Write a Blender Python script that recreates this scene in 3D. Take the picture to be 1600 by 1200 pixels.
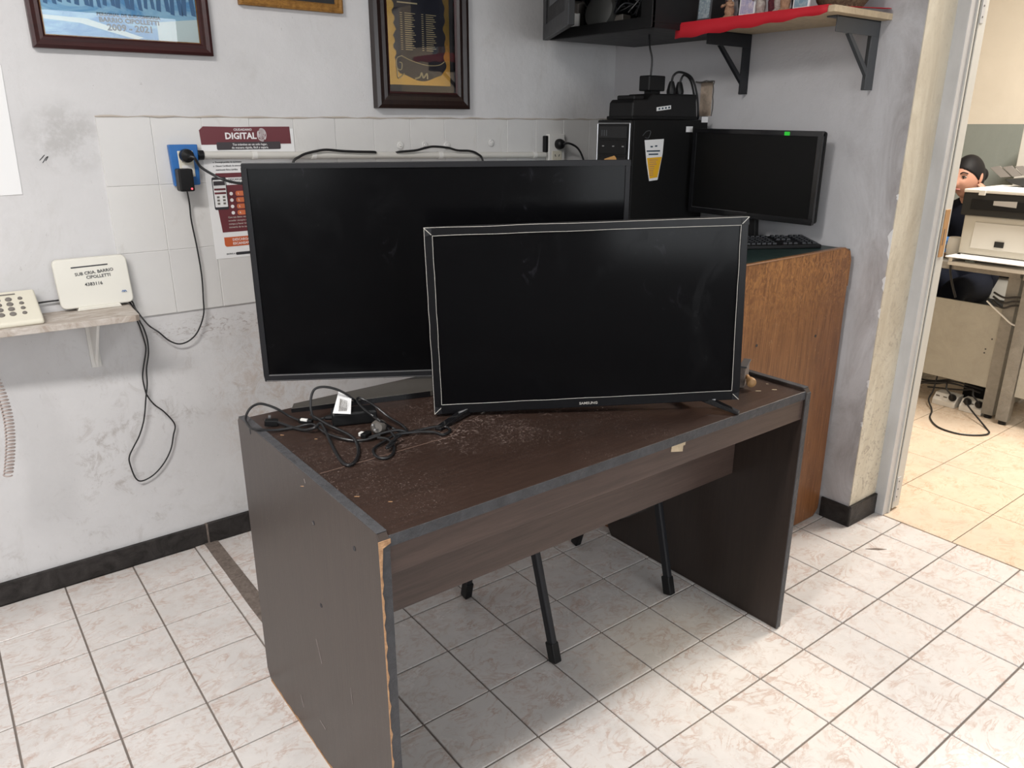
import bpy, bmesh, math, random
from mathutils import Matrix, Vector, Euler
random.seed(7)
for o in list(bpy.data.objects): bpy.data.objects.remove(o)
scene = bpy.context.scene
COL = scene.collection
R = math.radians

# ------------------------------------------------------------------ camera
YAW, PITCH, ROLL, FPX, CAMH = .652284, .325768, .0015, 1202.5, 1.40
_f = Vector((math.sin(YAW)*math.cos(PITCH), math.cos(YAW)*math.cos(PITCH), -math.sin(PITCH)))
_r0 = Vector((math.cos(YAW), -math.sin(YAW), 0)); _u0 = _r0.cross(_f)
_r = _r0*math.cos(ROLL)+_u0*math.sin(ROLL); _u = _u0*math.cos(ROLL)-_r0*math.sin(ROLL)
CAM = Vector((0, 0, CAMH))
cd = bpy.data.cameras.new('camera'); cam = bpy.data.objects.new('camera', cd); COL.objects.link(cam)
cd.sensor_width = 36; cd.lens = FPX/1600*36; cd.clip_start = .02
cam.matrix_world = Matrix(((_r.x, _u.x, -_f.x, 0), (_r.y, _u.y, -_f.y, 0), (_r.z, _u.z, -_f.z, CAMH), (0, 0, 0, 1)))
scene.camera = cam
def ray(x, y): return _f+_r*((x-800)/FPX)+_u*((600-y)/FPX)
def at_z(x, y, z): d = ray(x, y); return CAM+d*((z-CAMH)/d.z)
def at_y(x, y, Y): d = ray(x, y); return CAM+d*(Y/d.y)
def at_x(x, y, X): d = ray(x, y); return CAM+d*(X/d.x)

# ------------------------------------------------------------------ world, lights, exposure
w = bpy.data.worlds.new('world'); scene.world = w; w.use_nodes = True
w.node_tree.nodes['Background'].inputs[0].default_value = (.75, .82, .9, 1)
w.node_tree.nodes['Background'].inputs[1].default_value = .6
scene.view_settings.view_transform = 'Standard'; scene.view_settings.look = 'None'
scene.view_settings.gamma = 1; scene.view_settings.use_curve_mapping = False
scene.view_settings.exposure = 0.0
def area(name, loc, target, sx, sy, power, color=(1, 1, 1)):
    l = bpy.data.lights.new(name, 'AREA'); l.shape = 'RECTANGLE'; l.size = sx; l.size_y = sy; l.energy = power; l.color = color
    o = bpy.data.objects.new(name, l); COL.objects.link(o); o.location = loc
    o.rotation_euler = (Vector(target)-Vector(loc)).to_track_quat('-Z', 'Y').to_euler(); return o
area('ceiling_tube_light', (-.7, .8, 2.66), (-.7, .8, 0), 1.2, .25, 78, (1, .97, .94))
area('rear_daylight_fill', (.9, -2.5, 1.5), (.9, 0, 1.2), 2.4, 1.5, 52, (.93, .96, 1))  # soft daylight fill added behind the viewer, its window unseen
area('side_daylight_fill', (-2.05, -.6, 1.6), (0, .2, .9), 1.6, 1.3, 22, (.95, .97, 1))  # weaker daylight fill added from the unseen left side
area('office_ceiling_light', (4.0, .9, 2.66), (4.0, .9, 0), 1.2, .6, 125, (1, .93, .84))
_s = bpy.data.lights.new('added_floor_spot', 'SPOT'); _s.energy = 120; _s.color = (1, .86, .62); _s.spot_size = R(15); _s.spot_blend = 1.0; _s.shadow_soft_size = .05  # made-up spot added to lay the warm patch on the floor
_o = bpy.data.objects.new('added_floor_spot', _s); COL.objects.link(_o); _o.location = (1.9, -.6, 2.6)
_o.rotation_euler = (Vector((1.50, .96, 0))-Vector((1.9, -.6, 2.6))).to_track_quat('-Z', 'Y').to_euler()

# ------------------------------------------------------------------ materials
def nodes_of(name):
    m = bpy.data.materials.new(name); m.use_nodes = True
    nt = m.node_tree; return m, nt, nt.nodes['Principled BSDF']
def plain(name, c, rough=.5, metal=0, spec=.5, emit=None, coat=0):
    m, nt, b = nodes_of(name); b.inputs['Base Color'].default_value = (*c, 1); b.inputs['Roughness'].default_value = rough
    b.inputs['Metallic'].default_value = metal; b.inputs['Specular IOR Level'].default_value = spec
    b.inputs['Coat Weight'].default_value = coat
    if emit: b.inputs['Emission Color'].default_value = (*emit[0], 1); b.inputs['Emission Strength'].default_value = emit[1]
    # faint procedural variation so nothing is perfectly uniform
    n = nt.nodes.new('ShaderNodeTexNoise'); n.inputs['Scale'].default_value = 35; n.inputs['Detail'].default_value = 4
    tc = nt.nodes.new('ShaderNodeTexCoord'); nt.links.new(tc.outputs['Object'], n.inputs['Vector'])
    mr = nt.nodes.new('ShaderNodeMapRange'); mr.inputs['To Min'].default_value = max(.02, rough-.06); mr.inputs['To Max'].default_value = min(1, rough+.06)
    nt.links.new(n.outputs[0], mr.inputs[0]); nt.links.new(mr.outputs[0], b.inputs['Roughness'])
    return m
class NT:
    """small helper to chain nodes"""
    def __init__(s, name, rough=.6, spec=.4):
        s.m, s.nt, s.b = nodes_of(name); s.b.inputs['Roughness'].default_value = rough; s.b.inputs['Specular IOR Level'].default_value = spec
    def n(s, t, **kw):
        x = s.nt.nodes.new(t)
        for k, v in kw.items():
            if hasattr(x, k): setattr(x, k, v)
        return x
    def l(s, a, b): s.nt.links.new(a, b)
    def coord(s, kind='Object', scale=(1, 1, 1), rnd=False):
        if kind == 'Position': src = s.n('ShaderNodeNewGeometry').outputs['Position']
        else: src = s.n('ShaderNodeTexCoord').outputs[kind]
        mp = s.n('ShaderNodeMapping'); mp.inputs['Scale'].default_value = scale; s.l(src, mp.inputs['Vector'])
        if rnd:
            oi = s.n('ShaderNodeObjectInfo'); mu = s.n('ShaderNodeMath', operation='MULTIPLY'); mu.inputs[1].default_value = 40
            s.l(oi.outputs['Random'], mu.inputs[0]); s.l(mu.outputs[0], mp.inputs['Location'])
        return mp.outputs[0]
    def noise(s, vec, scale, detail=5, rough=.6, dist=0):
        x = s.n('ShaderNodeTexNoise'); x.inputs['Scale'].default_value = scale; x.inputs['Detail'].default_value = detail
        x.inputs['Roughness'].default_value = rough; x.inputs['Distortion'].default_value = dist; s.l(vec, x.inputs['Vector']); return x.outputs[0]
    def rng(s, val, a, b, c=0, d=1):
        x = s.n('ShaderNodeMapRange'); s.l(val, x.inputs[0])
        for k, v in zip(('From Min', 'From Max', 'To Min', 'To Max'), (a, b, c, d)): x.inputs[k].default_value = v
        return x.outputs[0]
    def mix(s, fac, a, b, blend='MIX'):
        x = s.n('ShaderNodeMix', data_type='RGBA', blend_type=blend)
        if isinstance(fac, (int, float)): x.inputs[0].default_value = fac
        else: s.l(fac, x.inputs[0])
        for i, v in ((6, a), (7, b)):
            if isinstance(v, tuple): x.inputs[i].default_value = (*v, 1)
            else: s.l(v, x.inputs[i])
        return x.outputs[2]
    def math(s, op, a, b):
        x = s.n('ShaderNodeMath', operation=op)
        for i, v in ((0, a), (1, b)):
            if isinstance(v, (int, float)): x.inputs[i].default_value = v
            else: s.l(v, x.inputs[i])
        return x.outputs[0]
    def axis(s, k, kind='Position'):
        g = s.n('ShaderNodeNewGeometry').outputs['Position'] if kind == 'Position' else s.n('ShaderNodeTexCoord').outputs[kind]
        x = s.n('ShaderNodeSeparateXYZ'); s.l(g, x.inputs[0]); return x.outputs[k]
    def color(s, c): s.l(c, s.b.inputs['Base Color'])
    def bump(s, h, strength=.2, dist=.01):
        x = s.n('ShaderNodeBump'); x.inputs['Strength'].default_value = strength; x.inputs['Distance'].default_value = dist
        s.l(h, x.inputs['Height']); s.l(x.outputs[0], s.b.inputs['Normal'])

def wall_paint(name, base, dirt, lowdirt=.8, streak=True):
    t = NT(name, .62, .3); v = t.coord('Position')
    big = t.noise(v, 1.6, 6, .65, .4); c = t.mix(t.rng(big, .35, .7), base, tuple(x*.88 for x in base))
    med = t.noise(t.coord('Position', (1, 1, .45)), 5, 8, .75, .8)
    c = t.mix(t.rng(med, .57, .74, 0, .55), c, dirt)
    # scuffed, flaking lower zone: the paint itself is worn there
    z = t.axis(2); low = t.rng(z, lowdirt, lowdirt-.55)
    fl = t.noise(v, 15, 10, .8, .7); f2 = t.noise(v, 3.2, 5, .6, .6)
    m1 = t.math('MULTIPLY', t.rng(fl, .53, .63), t.math('MULTIPLY', low, t.rng(f2, .42, .62)))
    c = t.mix(t.math('MULTIPLY', m1, .55), c, (.34, .30, .275))
    fine = t.noise(t.coord('Position', (3, 3, 1)), 48, 3, .6, 1.2); c = t.mix(t.math('MULTIPLY', t.rng(fine, .7, .76), .45), c, (.2, .18, .17))
    t.color(c); t.bump(t.math('ADD', t.noise(v, 14, 8, .65), t.math('MULTIPLY', m1, .25)), .28, .012); return t
_t = wall_paint('painted_wall_grey', (.60, .595, .60), (.43, .41, .39), .95)
# flaked brownish plaster patches low on the back wall near the desk, and grime at the upper left of the tiles
def wall_back_mat():
    t = wall_paint('painted_wall_back', (.645, .637, .640), (.50, .485, .47), 1.0)
    c = t.b.inputs['Base Color'].links[0].from_socket
    def blob(cx, cz, rx, rz):
        a = t.math('DIVIDE', t.math('SUBTRACT', t.axis(0), cx), rx); b = t.math('DIVIDE', t.math('SUBTRACT', t.axis(2), cz), rz)
        return t.rng(t.math('ADD', t.math('POWER', a, 2), t.math('POWER', b, 2)), 1, .15)
    v = t.coord('Position')
    n = t.rng(t.noise(v, 14, 10, .82, .8), .46, .60)
    c = t.mix(t.math('MULTIPLY', t.math('MULTIPLY', n, blob(.92, .5, .26, .36)), .6), c, (.42, .33, .27))
    c = t.mix(t.math('MULTIPLY', t.math('MULTIPLY', t.rng(t.noise(t.coord('Position', (1, 1, 2.6)), 40, 6, .7, 1.5), .53, .62), blob(.72, .765, .24, .05)), .8), c, (.27, .22, .2))
    c = t.mix(t.math('MULTIPLY', t.math('MULTIPLY', t.rng(t.noise(v, 12, 6, .7), .46, .62), blob(.38, 1.36, .12, .11)), .55), c, (.36, .35, .34))
    t.color(c); return t.m
M = {}
M['wall_a'] = wall_back_mat(); M['wall_b'] = _t.m
def pillar_stain():
    t = wall_paint('painted_wall_lavender', (.56, .552, .565), (.48, .47, .475), .5)
    c = t.b.inputs['Base Color'].links[0].from_socket
    y = t.axis(1); edge = t.rng(y, 1.50, 1.27)
    n = t.rng(t.noise(t.coord('Position', (1, 1, .35)), 9, 7, .7, .8), .40, .66)
    c = t.mix(t.math('MULTIPLY', t.math('MULTIPLY', n, edge), .6), c, (.22, .19, .18)); t.color(c); return t.m
M['wall_b'] = pillar_stain()
def wtile():
    t = NT('painted_wall_tile', .45, .45); v = t.coord('Position', rnd=False); vr = t.coord('Object', rnd=True)
    c = t.mix(t.rng(t.noise(vr, 3, 5), .3, .7), (.655, .645, .625), (.60, .592, .585))
    c = t.mix(t.math('MULTIPLY', t.rng(t.noise(t.coord('Position', (1, 1, .4)), 13, 7, .7, 1), .6, .75), .45), c, (.45, .42, .38)); t.color(c)
    t.bump(t.noise(v, 20, 5), .15, .006); return t.m
M['wall_tile'] = wtile()
M['grime'] = plain('grime_joint', (.46, .41, .36), .9)
def cream():
    t = NT('cream_flaking_paint', .6, .3); v = t.coord('Position', (1, 1, .3))
    c = t.mix(t.rng(t.noise(v, 8, 8, .7, 1), .42, .7), (.66, .61, .50), (.50, .44, .34))
    c = t.mix(t.math('MULTIPLY', t.rng(t.noise(t.coord('Position'), 26, 9, .75, 2), .52, .64), t.rng(t.axis(2), 1.2, .1, .15, .9)), c, (.30, .25, .21))
    t.color(c); t.bump(t.noise(t.coord('Position'), 30, 8, .7), .3, .01); return t.m
M['cream'] = cream()
def framepaint():
    t = NT('door_frame_paint', .42, .5); c = t.mix(t.rng(t.noise(t.coord('Position', (1, 1, .4)), 10, 7), .35, .7), (.56, .56, .565), (.46, .46, .46))
    c = t.mix(t.rng(t.noise(t.coord('Position'), 60, 4, .7, 1), .71, .75), c, (.08, .07, .06)); t.color(c); return t.m
M['frame_paint'] = framepaint()
M['frame_white'] = plain('door_frame_white', (.58, .57, .53), .5)
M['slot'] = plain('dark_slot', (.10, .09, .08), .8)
def floor_tile(name, base, vein, vein2, rnd=True):
    t = NT(name, .26, .5); v = t.coord('Object', rnd=True)
    n1 = t.noise(v, 9, 6, .62, 1.4); c = t.mix(t.rng(n1, .35, .65), base, tuple(x*.93 for x in base))
    ve = t.noise(t.coord('Object', (1, 1.9, 1), True), 7, 6, .62, 2.4)
    band = t.math('SUBTRACT', 1.0, t.rng(t.math('ABSOLUTE', t.math('SUBTRACT', ve, .5), 0), 0, .05))
    mask = t.rng(t.noise(v, 15, 4, .6), .42, .62)
    c = t.mix(t.math('MULTIPLY', t.math('MULTIPLY', band, mask), .6), c, vein)
    sp = t.noise(v, 26, 6, .7, 1.2); c = t.mix(t.math('MULTIPLY', t.rng(sp, .54, .66), .42), c, vein2)
    d = t.noise(t.coord('Position'), 2.5, 6, .7); c = t.mix(t.rng(d, .5, .75, 0, .25), c, (.42, .39, .36))
    t.color(c); t.l(t.rng(d, .3, .7, .18, .36), t.b.inputs['Roughness']); return t.m
M['floor_tile'] = floor_tile('marbled_floor_tile', (.66, .625, .60), (.42, .25, .18), (.46, .33, .26))
M['office_tile'] = floor_tile('beige_office_tile', (.70, .57, .44), (.45, .28, .16), (.58, .43, .30))
M['grout'] = plain('floor_grout', (.19, .16, .14), .9)
def rough_mat(name, a, b, s=30, r=.9):
    t = NT(name, r, .2); t.color(t.mix(t.rng(t.noise(t.coord('Position'), s, 8, .7, 1), .35, .65), a, b)); t.bump(t.noise(t.coord('Position'), s*2, 6), .5, .01); return t.m
M['cement'] = rough_mat('rough_cement', (.22, .18, .155), (.13, .105, .09), 40)
M['baseboard'] = rough_mat('black_baseboard', (.045, .04, .038), (.016, .014, .013), 14, .45)
M['plaster'] = rough_mat('broken_plaster', (.66, .53, .42), (.45, .36, .28), 30)
def wood(name, a, b, axis, rough=.4, scratch=None, coat=0, gscale=1.0, scr_amt=.5, spec=.5, spots=()):
    t = NT(name, rough, spec); sc = [14*gscale]*3; sc[axis] = .7*gscale
    g = t.noise(t.coord('Object', tuple(sc)), 6, 7, .65, .6); c = t.mix(t.rng(g, .32, .68), a, b)
    g2 = t.noise(t.coord('Object', tuple(x*2.5 for x in sc)), 9, 4, .6); c = t.mix(t.math('MULTIPLY', t.rng(g2, .5, .7), .5), c, tuple(x*.55 for x in a))
    if scratch:
        s1 = t.noise(t.coord('Object'), 85, 4, .7, 3.5); s2 = t.noise(t.coord('Object'), 3.4, 3, .5)
        c = t.mix(t.math('MULTIPLY', t.math('MULTIPLY', t.rng(s1, .60, .66), t.rng(s2, .44, .60)), scr_amt), c, scratch)
    for cx, cy, rx, ry, am in spots:
        ax = t.math('DIVIDE', t.math('SUBTRACT', t.axis(0), cx), rx); ay = t.math('DIVIDE', t.math('SUBTRACT', t.axis(1), cy), ry)
        ms = t.rng(t.math('ADD', t.math('POWER', ax, 2), t.math('POWER', ay, 2)), 1, .2)
        f1 = t.rng(t.noise(t.coord('Object', (1, 1, 1)), 55, 5, .75, 2.5), .55, .62); f2 = t.rng(t.noise(t.coord('Object'), 9, 4, .6), .40, .58)
        c = t.mix(t.math('MULTIPLY', t.math('MULTIPLY', ms, t.math('MULTIPLY', f1, f2)), am), c, scratch)
    t.color(c); t.b.inputs['Coat Weight'].default_value = coat; t.b.inputs['Coat Roughness'].default_value = .25
    t.bump(g2, .06, .004); return t.m
M['desk_top'] = wood('dark_desk_top', (.042, .024, .018), (.028, .016, .012), 0, .38, (.34, .26, .23), .0, 1, .9, .5, [(.94, 1.34, .26, .12, .85), (.72, 1.42, .2, .14, .5), (1.0, 1.52, .2, .08, .6)])
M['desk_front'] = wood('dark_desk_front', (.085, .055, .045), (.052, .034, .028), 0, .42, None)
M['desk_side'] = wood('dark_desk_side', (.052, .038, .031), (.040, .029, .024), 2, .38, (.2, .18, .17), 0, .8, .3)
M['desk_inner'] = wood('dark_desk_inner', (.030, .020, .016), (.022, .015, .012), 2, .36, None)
M['edge_band'] = rough_mat('grey_edge_band', (.075, .075, .08), (.05, .05, .053), 20, .45)
M['scuff'] = plain('scuff', (.22, .19, .18), .7)
M['scratch'] = plain('scratch', (.16, .10, .075), .6)
M['raw_wood'] = rough_mat('chipped_raw_wood', (.55, .33, .18), (.35, .2, .11), 60)
def counter_wood():
    t = NT('worn_orange_wood', .36, .5)
    g = t.noise(t.coord('Object', (11, 11, .55)), 6, 7, .65, .7); c = t.mix(t.rng(g, .3, .7), (.26, .112, .043), (.155, .060, .021))
    g2 = t.noise(t.coord('Object', (30, 30, 1.2)), 7, 4, .6); c = t.mix(t.math('MULTIPLY', t.rng(g2, .46, .62), .75), c, (.10, .036, .013))
    z = t.axis(2); worn = t.math('MULTIPLY', t.rng(z, .72, .95), t.rng(t.noise(t.coord('Object', (2, 2, 1)), 26, 8, .75, 2), .45, .62))
    c = t.mix(t.math('MULTIPLY', worn, .65), c, (.50, .235, .075))
    s1 = t.noise(t.coord('Object', (1, 1, .6)), 60, 3, .6, 3); c = t.mix(t.math('MULTIPLY', t.rng(s1, .66, .7), .4), c, (.5, .33, .2))
    t.color(c); t.bump(g2, .08, .004); return t.m
M['counter_wood'] = counter_wood()
M['counter_edge'] = wood('counter_edge', (.30, .15, .07), (.2, .09, .04), 0, .45)
M['green_top'] = plain('dark_green_laminate', (.012, .030, .028), .45)
def screen(name, smear, rough=.10):
    t = NT(name, rough, .11); t.b.inputs['Base Color'].default_value = (.003, .003, .0035, 1)
    n = t.noise(t.coord('Object', (1, 1, .7)), 6, 7, .7, 1.5); t.l(t.rng(n, .5, .8, rough, rough+.25), t.b.inputs['Roughness'])
    s = t.noise(t.coord('Object', (1.6, 1, .8)), 13, 7, .72, 2.2); k = t.noise(t.coord('Object'), 2.6, 2, .5)
    t.color(t.mix(t.math('MULTIPLY', t.math('MULTIPLY', t.rng(s, .58, .75), t.rng(k, .52, .66)), smear), (.003, .003, .0035), (.10, .10, .12))); return t.m
M['screen_rear'] = screen('dusty_black_screen', .35, .16); M['screen_front'] = screen('smudged_black_screen', .5, .13)
M['screen_matte'] = plain('matte_monitor_panel', (.004, .004, .004), .42, spec=.2)
M['tv_plastic'] = plain('tv_black_plastic', (.006, .006, .007), .3, spec=.2)
M['tv_matte'] = plain('tv_grey_plastic', (.013, .013, .015), .45, spec=.25)
M['tv_side'] = plain('tv_back_plastic', (.012, .012, .012), .6)
M['gloss_black'] = plain('gloss_black', (.008, .008, .009), .12)
M['stand_painted_sheen'] = plain('stand_painted_sheen', (.075, .068, .06), .3, spec=.7)  # wall reflection on the black stand put into the base colour
M['film'] = plain('film_edge', (.48, .46, .42), .35)
M['silver'] = plain('silver_line', (.42, .42, .43), .3, .8)
M['black'] = plain('black_plastic', (.007, .007, .0075), .42, spec=.3)
M['black_matte'] = plain('black_matte', (.005, .005, .0052), .6, spec=.22)
M['cable'] = plain('cable_rubber', (.009, .009, .010), .42)
M['cabinet_black'] = plain('cabinet_black', (.008, .008, .0085), .5, spec=.3)
M['metal_black'] = plain('black_enamel', (.013, .014, .017), .4, spec=.35)
M['metal_grey'] = plain('dark_grey_enamel', (.060, .065, .070), .42)
M['white'] = plain('white_plastic', (.72, .71, .68), .4)
M['paper'] = plain('white_paper', (.78, .78, .78), .7)
M['cream_plastic'] = plain('cream_plastic', (.66, .625, .52), .4)
M['router_white'] = plain('router_white', (.70, .68, .61), .35)
M['coil'] = plain('coil_cord', (.42, .35, .32), .5)
M['key_grey'] = plain('key_grey', (.16, .145, .13), .5)
M['ink'] = plain('ink', (.03, .03, .035), .6)
M['blue_box'] = plain('blue_box', (.016, .13, .40), .4)
M['red_led'] = plain('red_led', (.8, .02, .05), .4, emit=((1, .1, .12), 2.0))
M['maroon'] = plain('maroon_print', (.135, .028, .036), .55)
M['charcoal'] = plain('charcoal_print', (.045, .037, .042), .55)
M['orange'] = plain('orange_print', (.52, .11, .035), .55)
M['orange_light'] = plain('light_orange_print', (.62, .17, .07), .55)
M['conduit'] = plain('painted_conduit', (.60, .585, .545), .5)
M['mahogany'] = wood('mahogany_frame', (.045, .010, .010), (.026, .007, .007), 0, .35)
M['darkframe'] = wood('dark_walnut_frame', (.022, .010, .008), (.012, .006, .005), 2, .3)
M['goldframe'] = rough_mat('old_gold_frame', (.36, .18, .045), (.2, .095, .025), 60, .4)
M['gold'] = plain('gold_plate', (.62, .42, .12), .22, .85)
M['gold_line'] = plain('gold_line', (.62, .52, .30), .4, .3)
M['mat_black'] = plain('black_mat', (.012, .012, .013), .6)
M['navy'] = plain('navy_print', (.008, .010, .022), .35)
M['grey_print'] = plain('grey_print', (.03, .06, .09), .6)
def bluephoto():
    t = NT('blue_photo_print', .35, .4)
    n = t.noise(t.coord('Object', (1, 1, 3)), 7, 5, .6, 1.2); c = t.mix(t.rng(n, .42, .6), (.075, .30, .58), (.30, .56, .74)); t.color(c); return t.m
M['bluephoto'] = bluephoto(); M['bluedark'] = plain('blue_silhouette', (.02, .13, .30), .4); M['bluepale'] = plain('pale_blue_print', (.62, .74, .74), .4)
M['red_cloth'] = plain('red_cloth', (.50, .006, .018), .7)
M['shelf_wood'] = rough_mat('pale_shelf_wood', (.62, .50, .34), (.48, .38, .26), 20, .7)
def shelfboard():
    t = NT('worn_shelf_board', .6, .3); n = t.noise(t.coord('Position', (1.0, 3, 1)), 12, 8, .7, 1.5)
    c = t.mix(t.rng(n, .38, .62), (.56, .52, .48), (.36, .30, .25)); t.color(c); return t.m
M['shelf_board'] = shelfboard(); M['shelf_edge'] = rough_mat('shelf_edge_brown', (.40, .22, .14), (.30, .15, .09), 30)
M['yellow'] = plain('yellow_print', (.78, .43, .02), .5); M['tan_label'] = plain('tan_label', (.55, .30, .10), .6)
M['green_tag'] = plain('green_sticker', (.03, .75, .05), .5)
M['printer_beige'] = plain('printer_beige', (.50, .475, .41), .5); M['printer_light'] = plain('printer_light', (.58, .56, .51), .5)
M['printer_dark'] = plain('printer_dark', (.014, .014, .013), .5, spec=.3)
M['steel_paint'] = rough_mat('steel_desk_paint', (.27, .255, .225), (.22, .205, .18), 18, .45)
M['steel_panel'] = rough_mat('steel_panel_paint', (.40, .385, .335), (.35, .335, .29), 8, .5)
M['office_green'] = rough_mat('office_green_wall', (.30, .325, .30), (.27, .295, .27), 3, .7)
M['office_cream'] = rough_mat('office_cream_wall', (.80, .73, .62), (.77, .70, .59), 3, .7)
M['skin'] = plain('skin', (.52, .27, .19), .5); M['hair'] = plain('black_hair', (.007, .006, .007), .6, spec=.25)
M['uniform'] = plain('navy_uniform', (.008, .010, .018), .85, spec=.15); M['lips'] = plain('lips', (.35, .12, .10), .5)
M['eye_white'] = plain('eye_white', (.62, .58, .55), .3); M['iris'] = plain('iris', (.02, .012, .01), .2)
M['wood_patch'] = wood('raw_wood_patch', (.52, .30, .13), (.38, .2, .08), 2, .6)
M['ceiling'] = plain('ceiling_white', (.7, .7, .69), .8)
M['plug_dark'] = plain('dark_grey_disc', (.055, .055, .052), .6)
M['plug_grey'] = plain('plug_grey', (.10, .09, .08), .5)
M['clay'] = rough_mat('clay_figure', (.45, .27, .17), (.28, .16, .10), 60); M['figure_white'] = rough_mat('plaster_figure', (.55, .5, .45), (.3, .22, .2), 60)
M['figure_red'] = rough_mat('dark_red_figure', (.16, .04, .05), (.07, .02, .03), 60); M['wicker'] = rough_mat('wicker', (.22, .16, .10), (.09, .06, .04), 90)
M['card_blue'] = rough_mat('blue_card_picture', (.10, .22, .32), (.4, .5, .52), 70, .3); M['card_lilac'] = rough_mat('lilac_card_picture', (.30, .30, .50), (.62, .55, .6), 60, .4)
M['card_grey'] = rough_mat('grey_card_picture', (.14, .20, .24), (.42, .48, .50), 80, .3)
def glass():
    m = bpy.data.materials.new('picture_glass'); m.use_nodes = True; nt = m.node_tree; nt.nodes.clear()
    o = nt.nodes.new('ShaderNodeOutputMaterial'); mx = nt.nodes.new('ShaderNodeMixShader'); tr = nt.nodes.new('ShaderNodeBsdfTransparent'); gl = nt.nodes.new('ShaderNodeBsdfGlossy')
    fr = nt.nodes.new('ShaderNodeFresnel'); fr.inputs[0].default_value = 1.5; gl.inputs['Roughness'].default_value = 0.0
    nt.links.new(fr.outputs[0], mx.inputs[0]); nt.links.new(tr.outputs[0], mx.inputs[1]); nt.links.new(gl.outputs[0], mx.inputs[2]); nt.links.new(mx.outputs[0], o.inputs[0]); return m
M['glass'] = glass()

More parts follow.
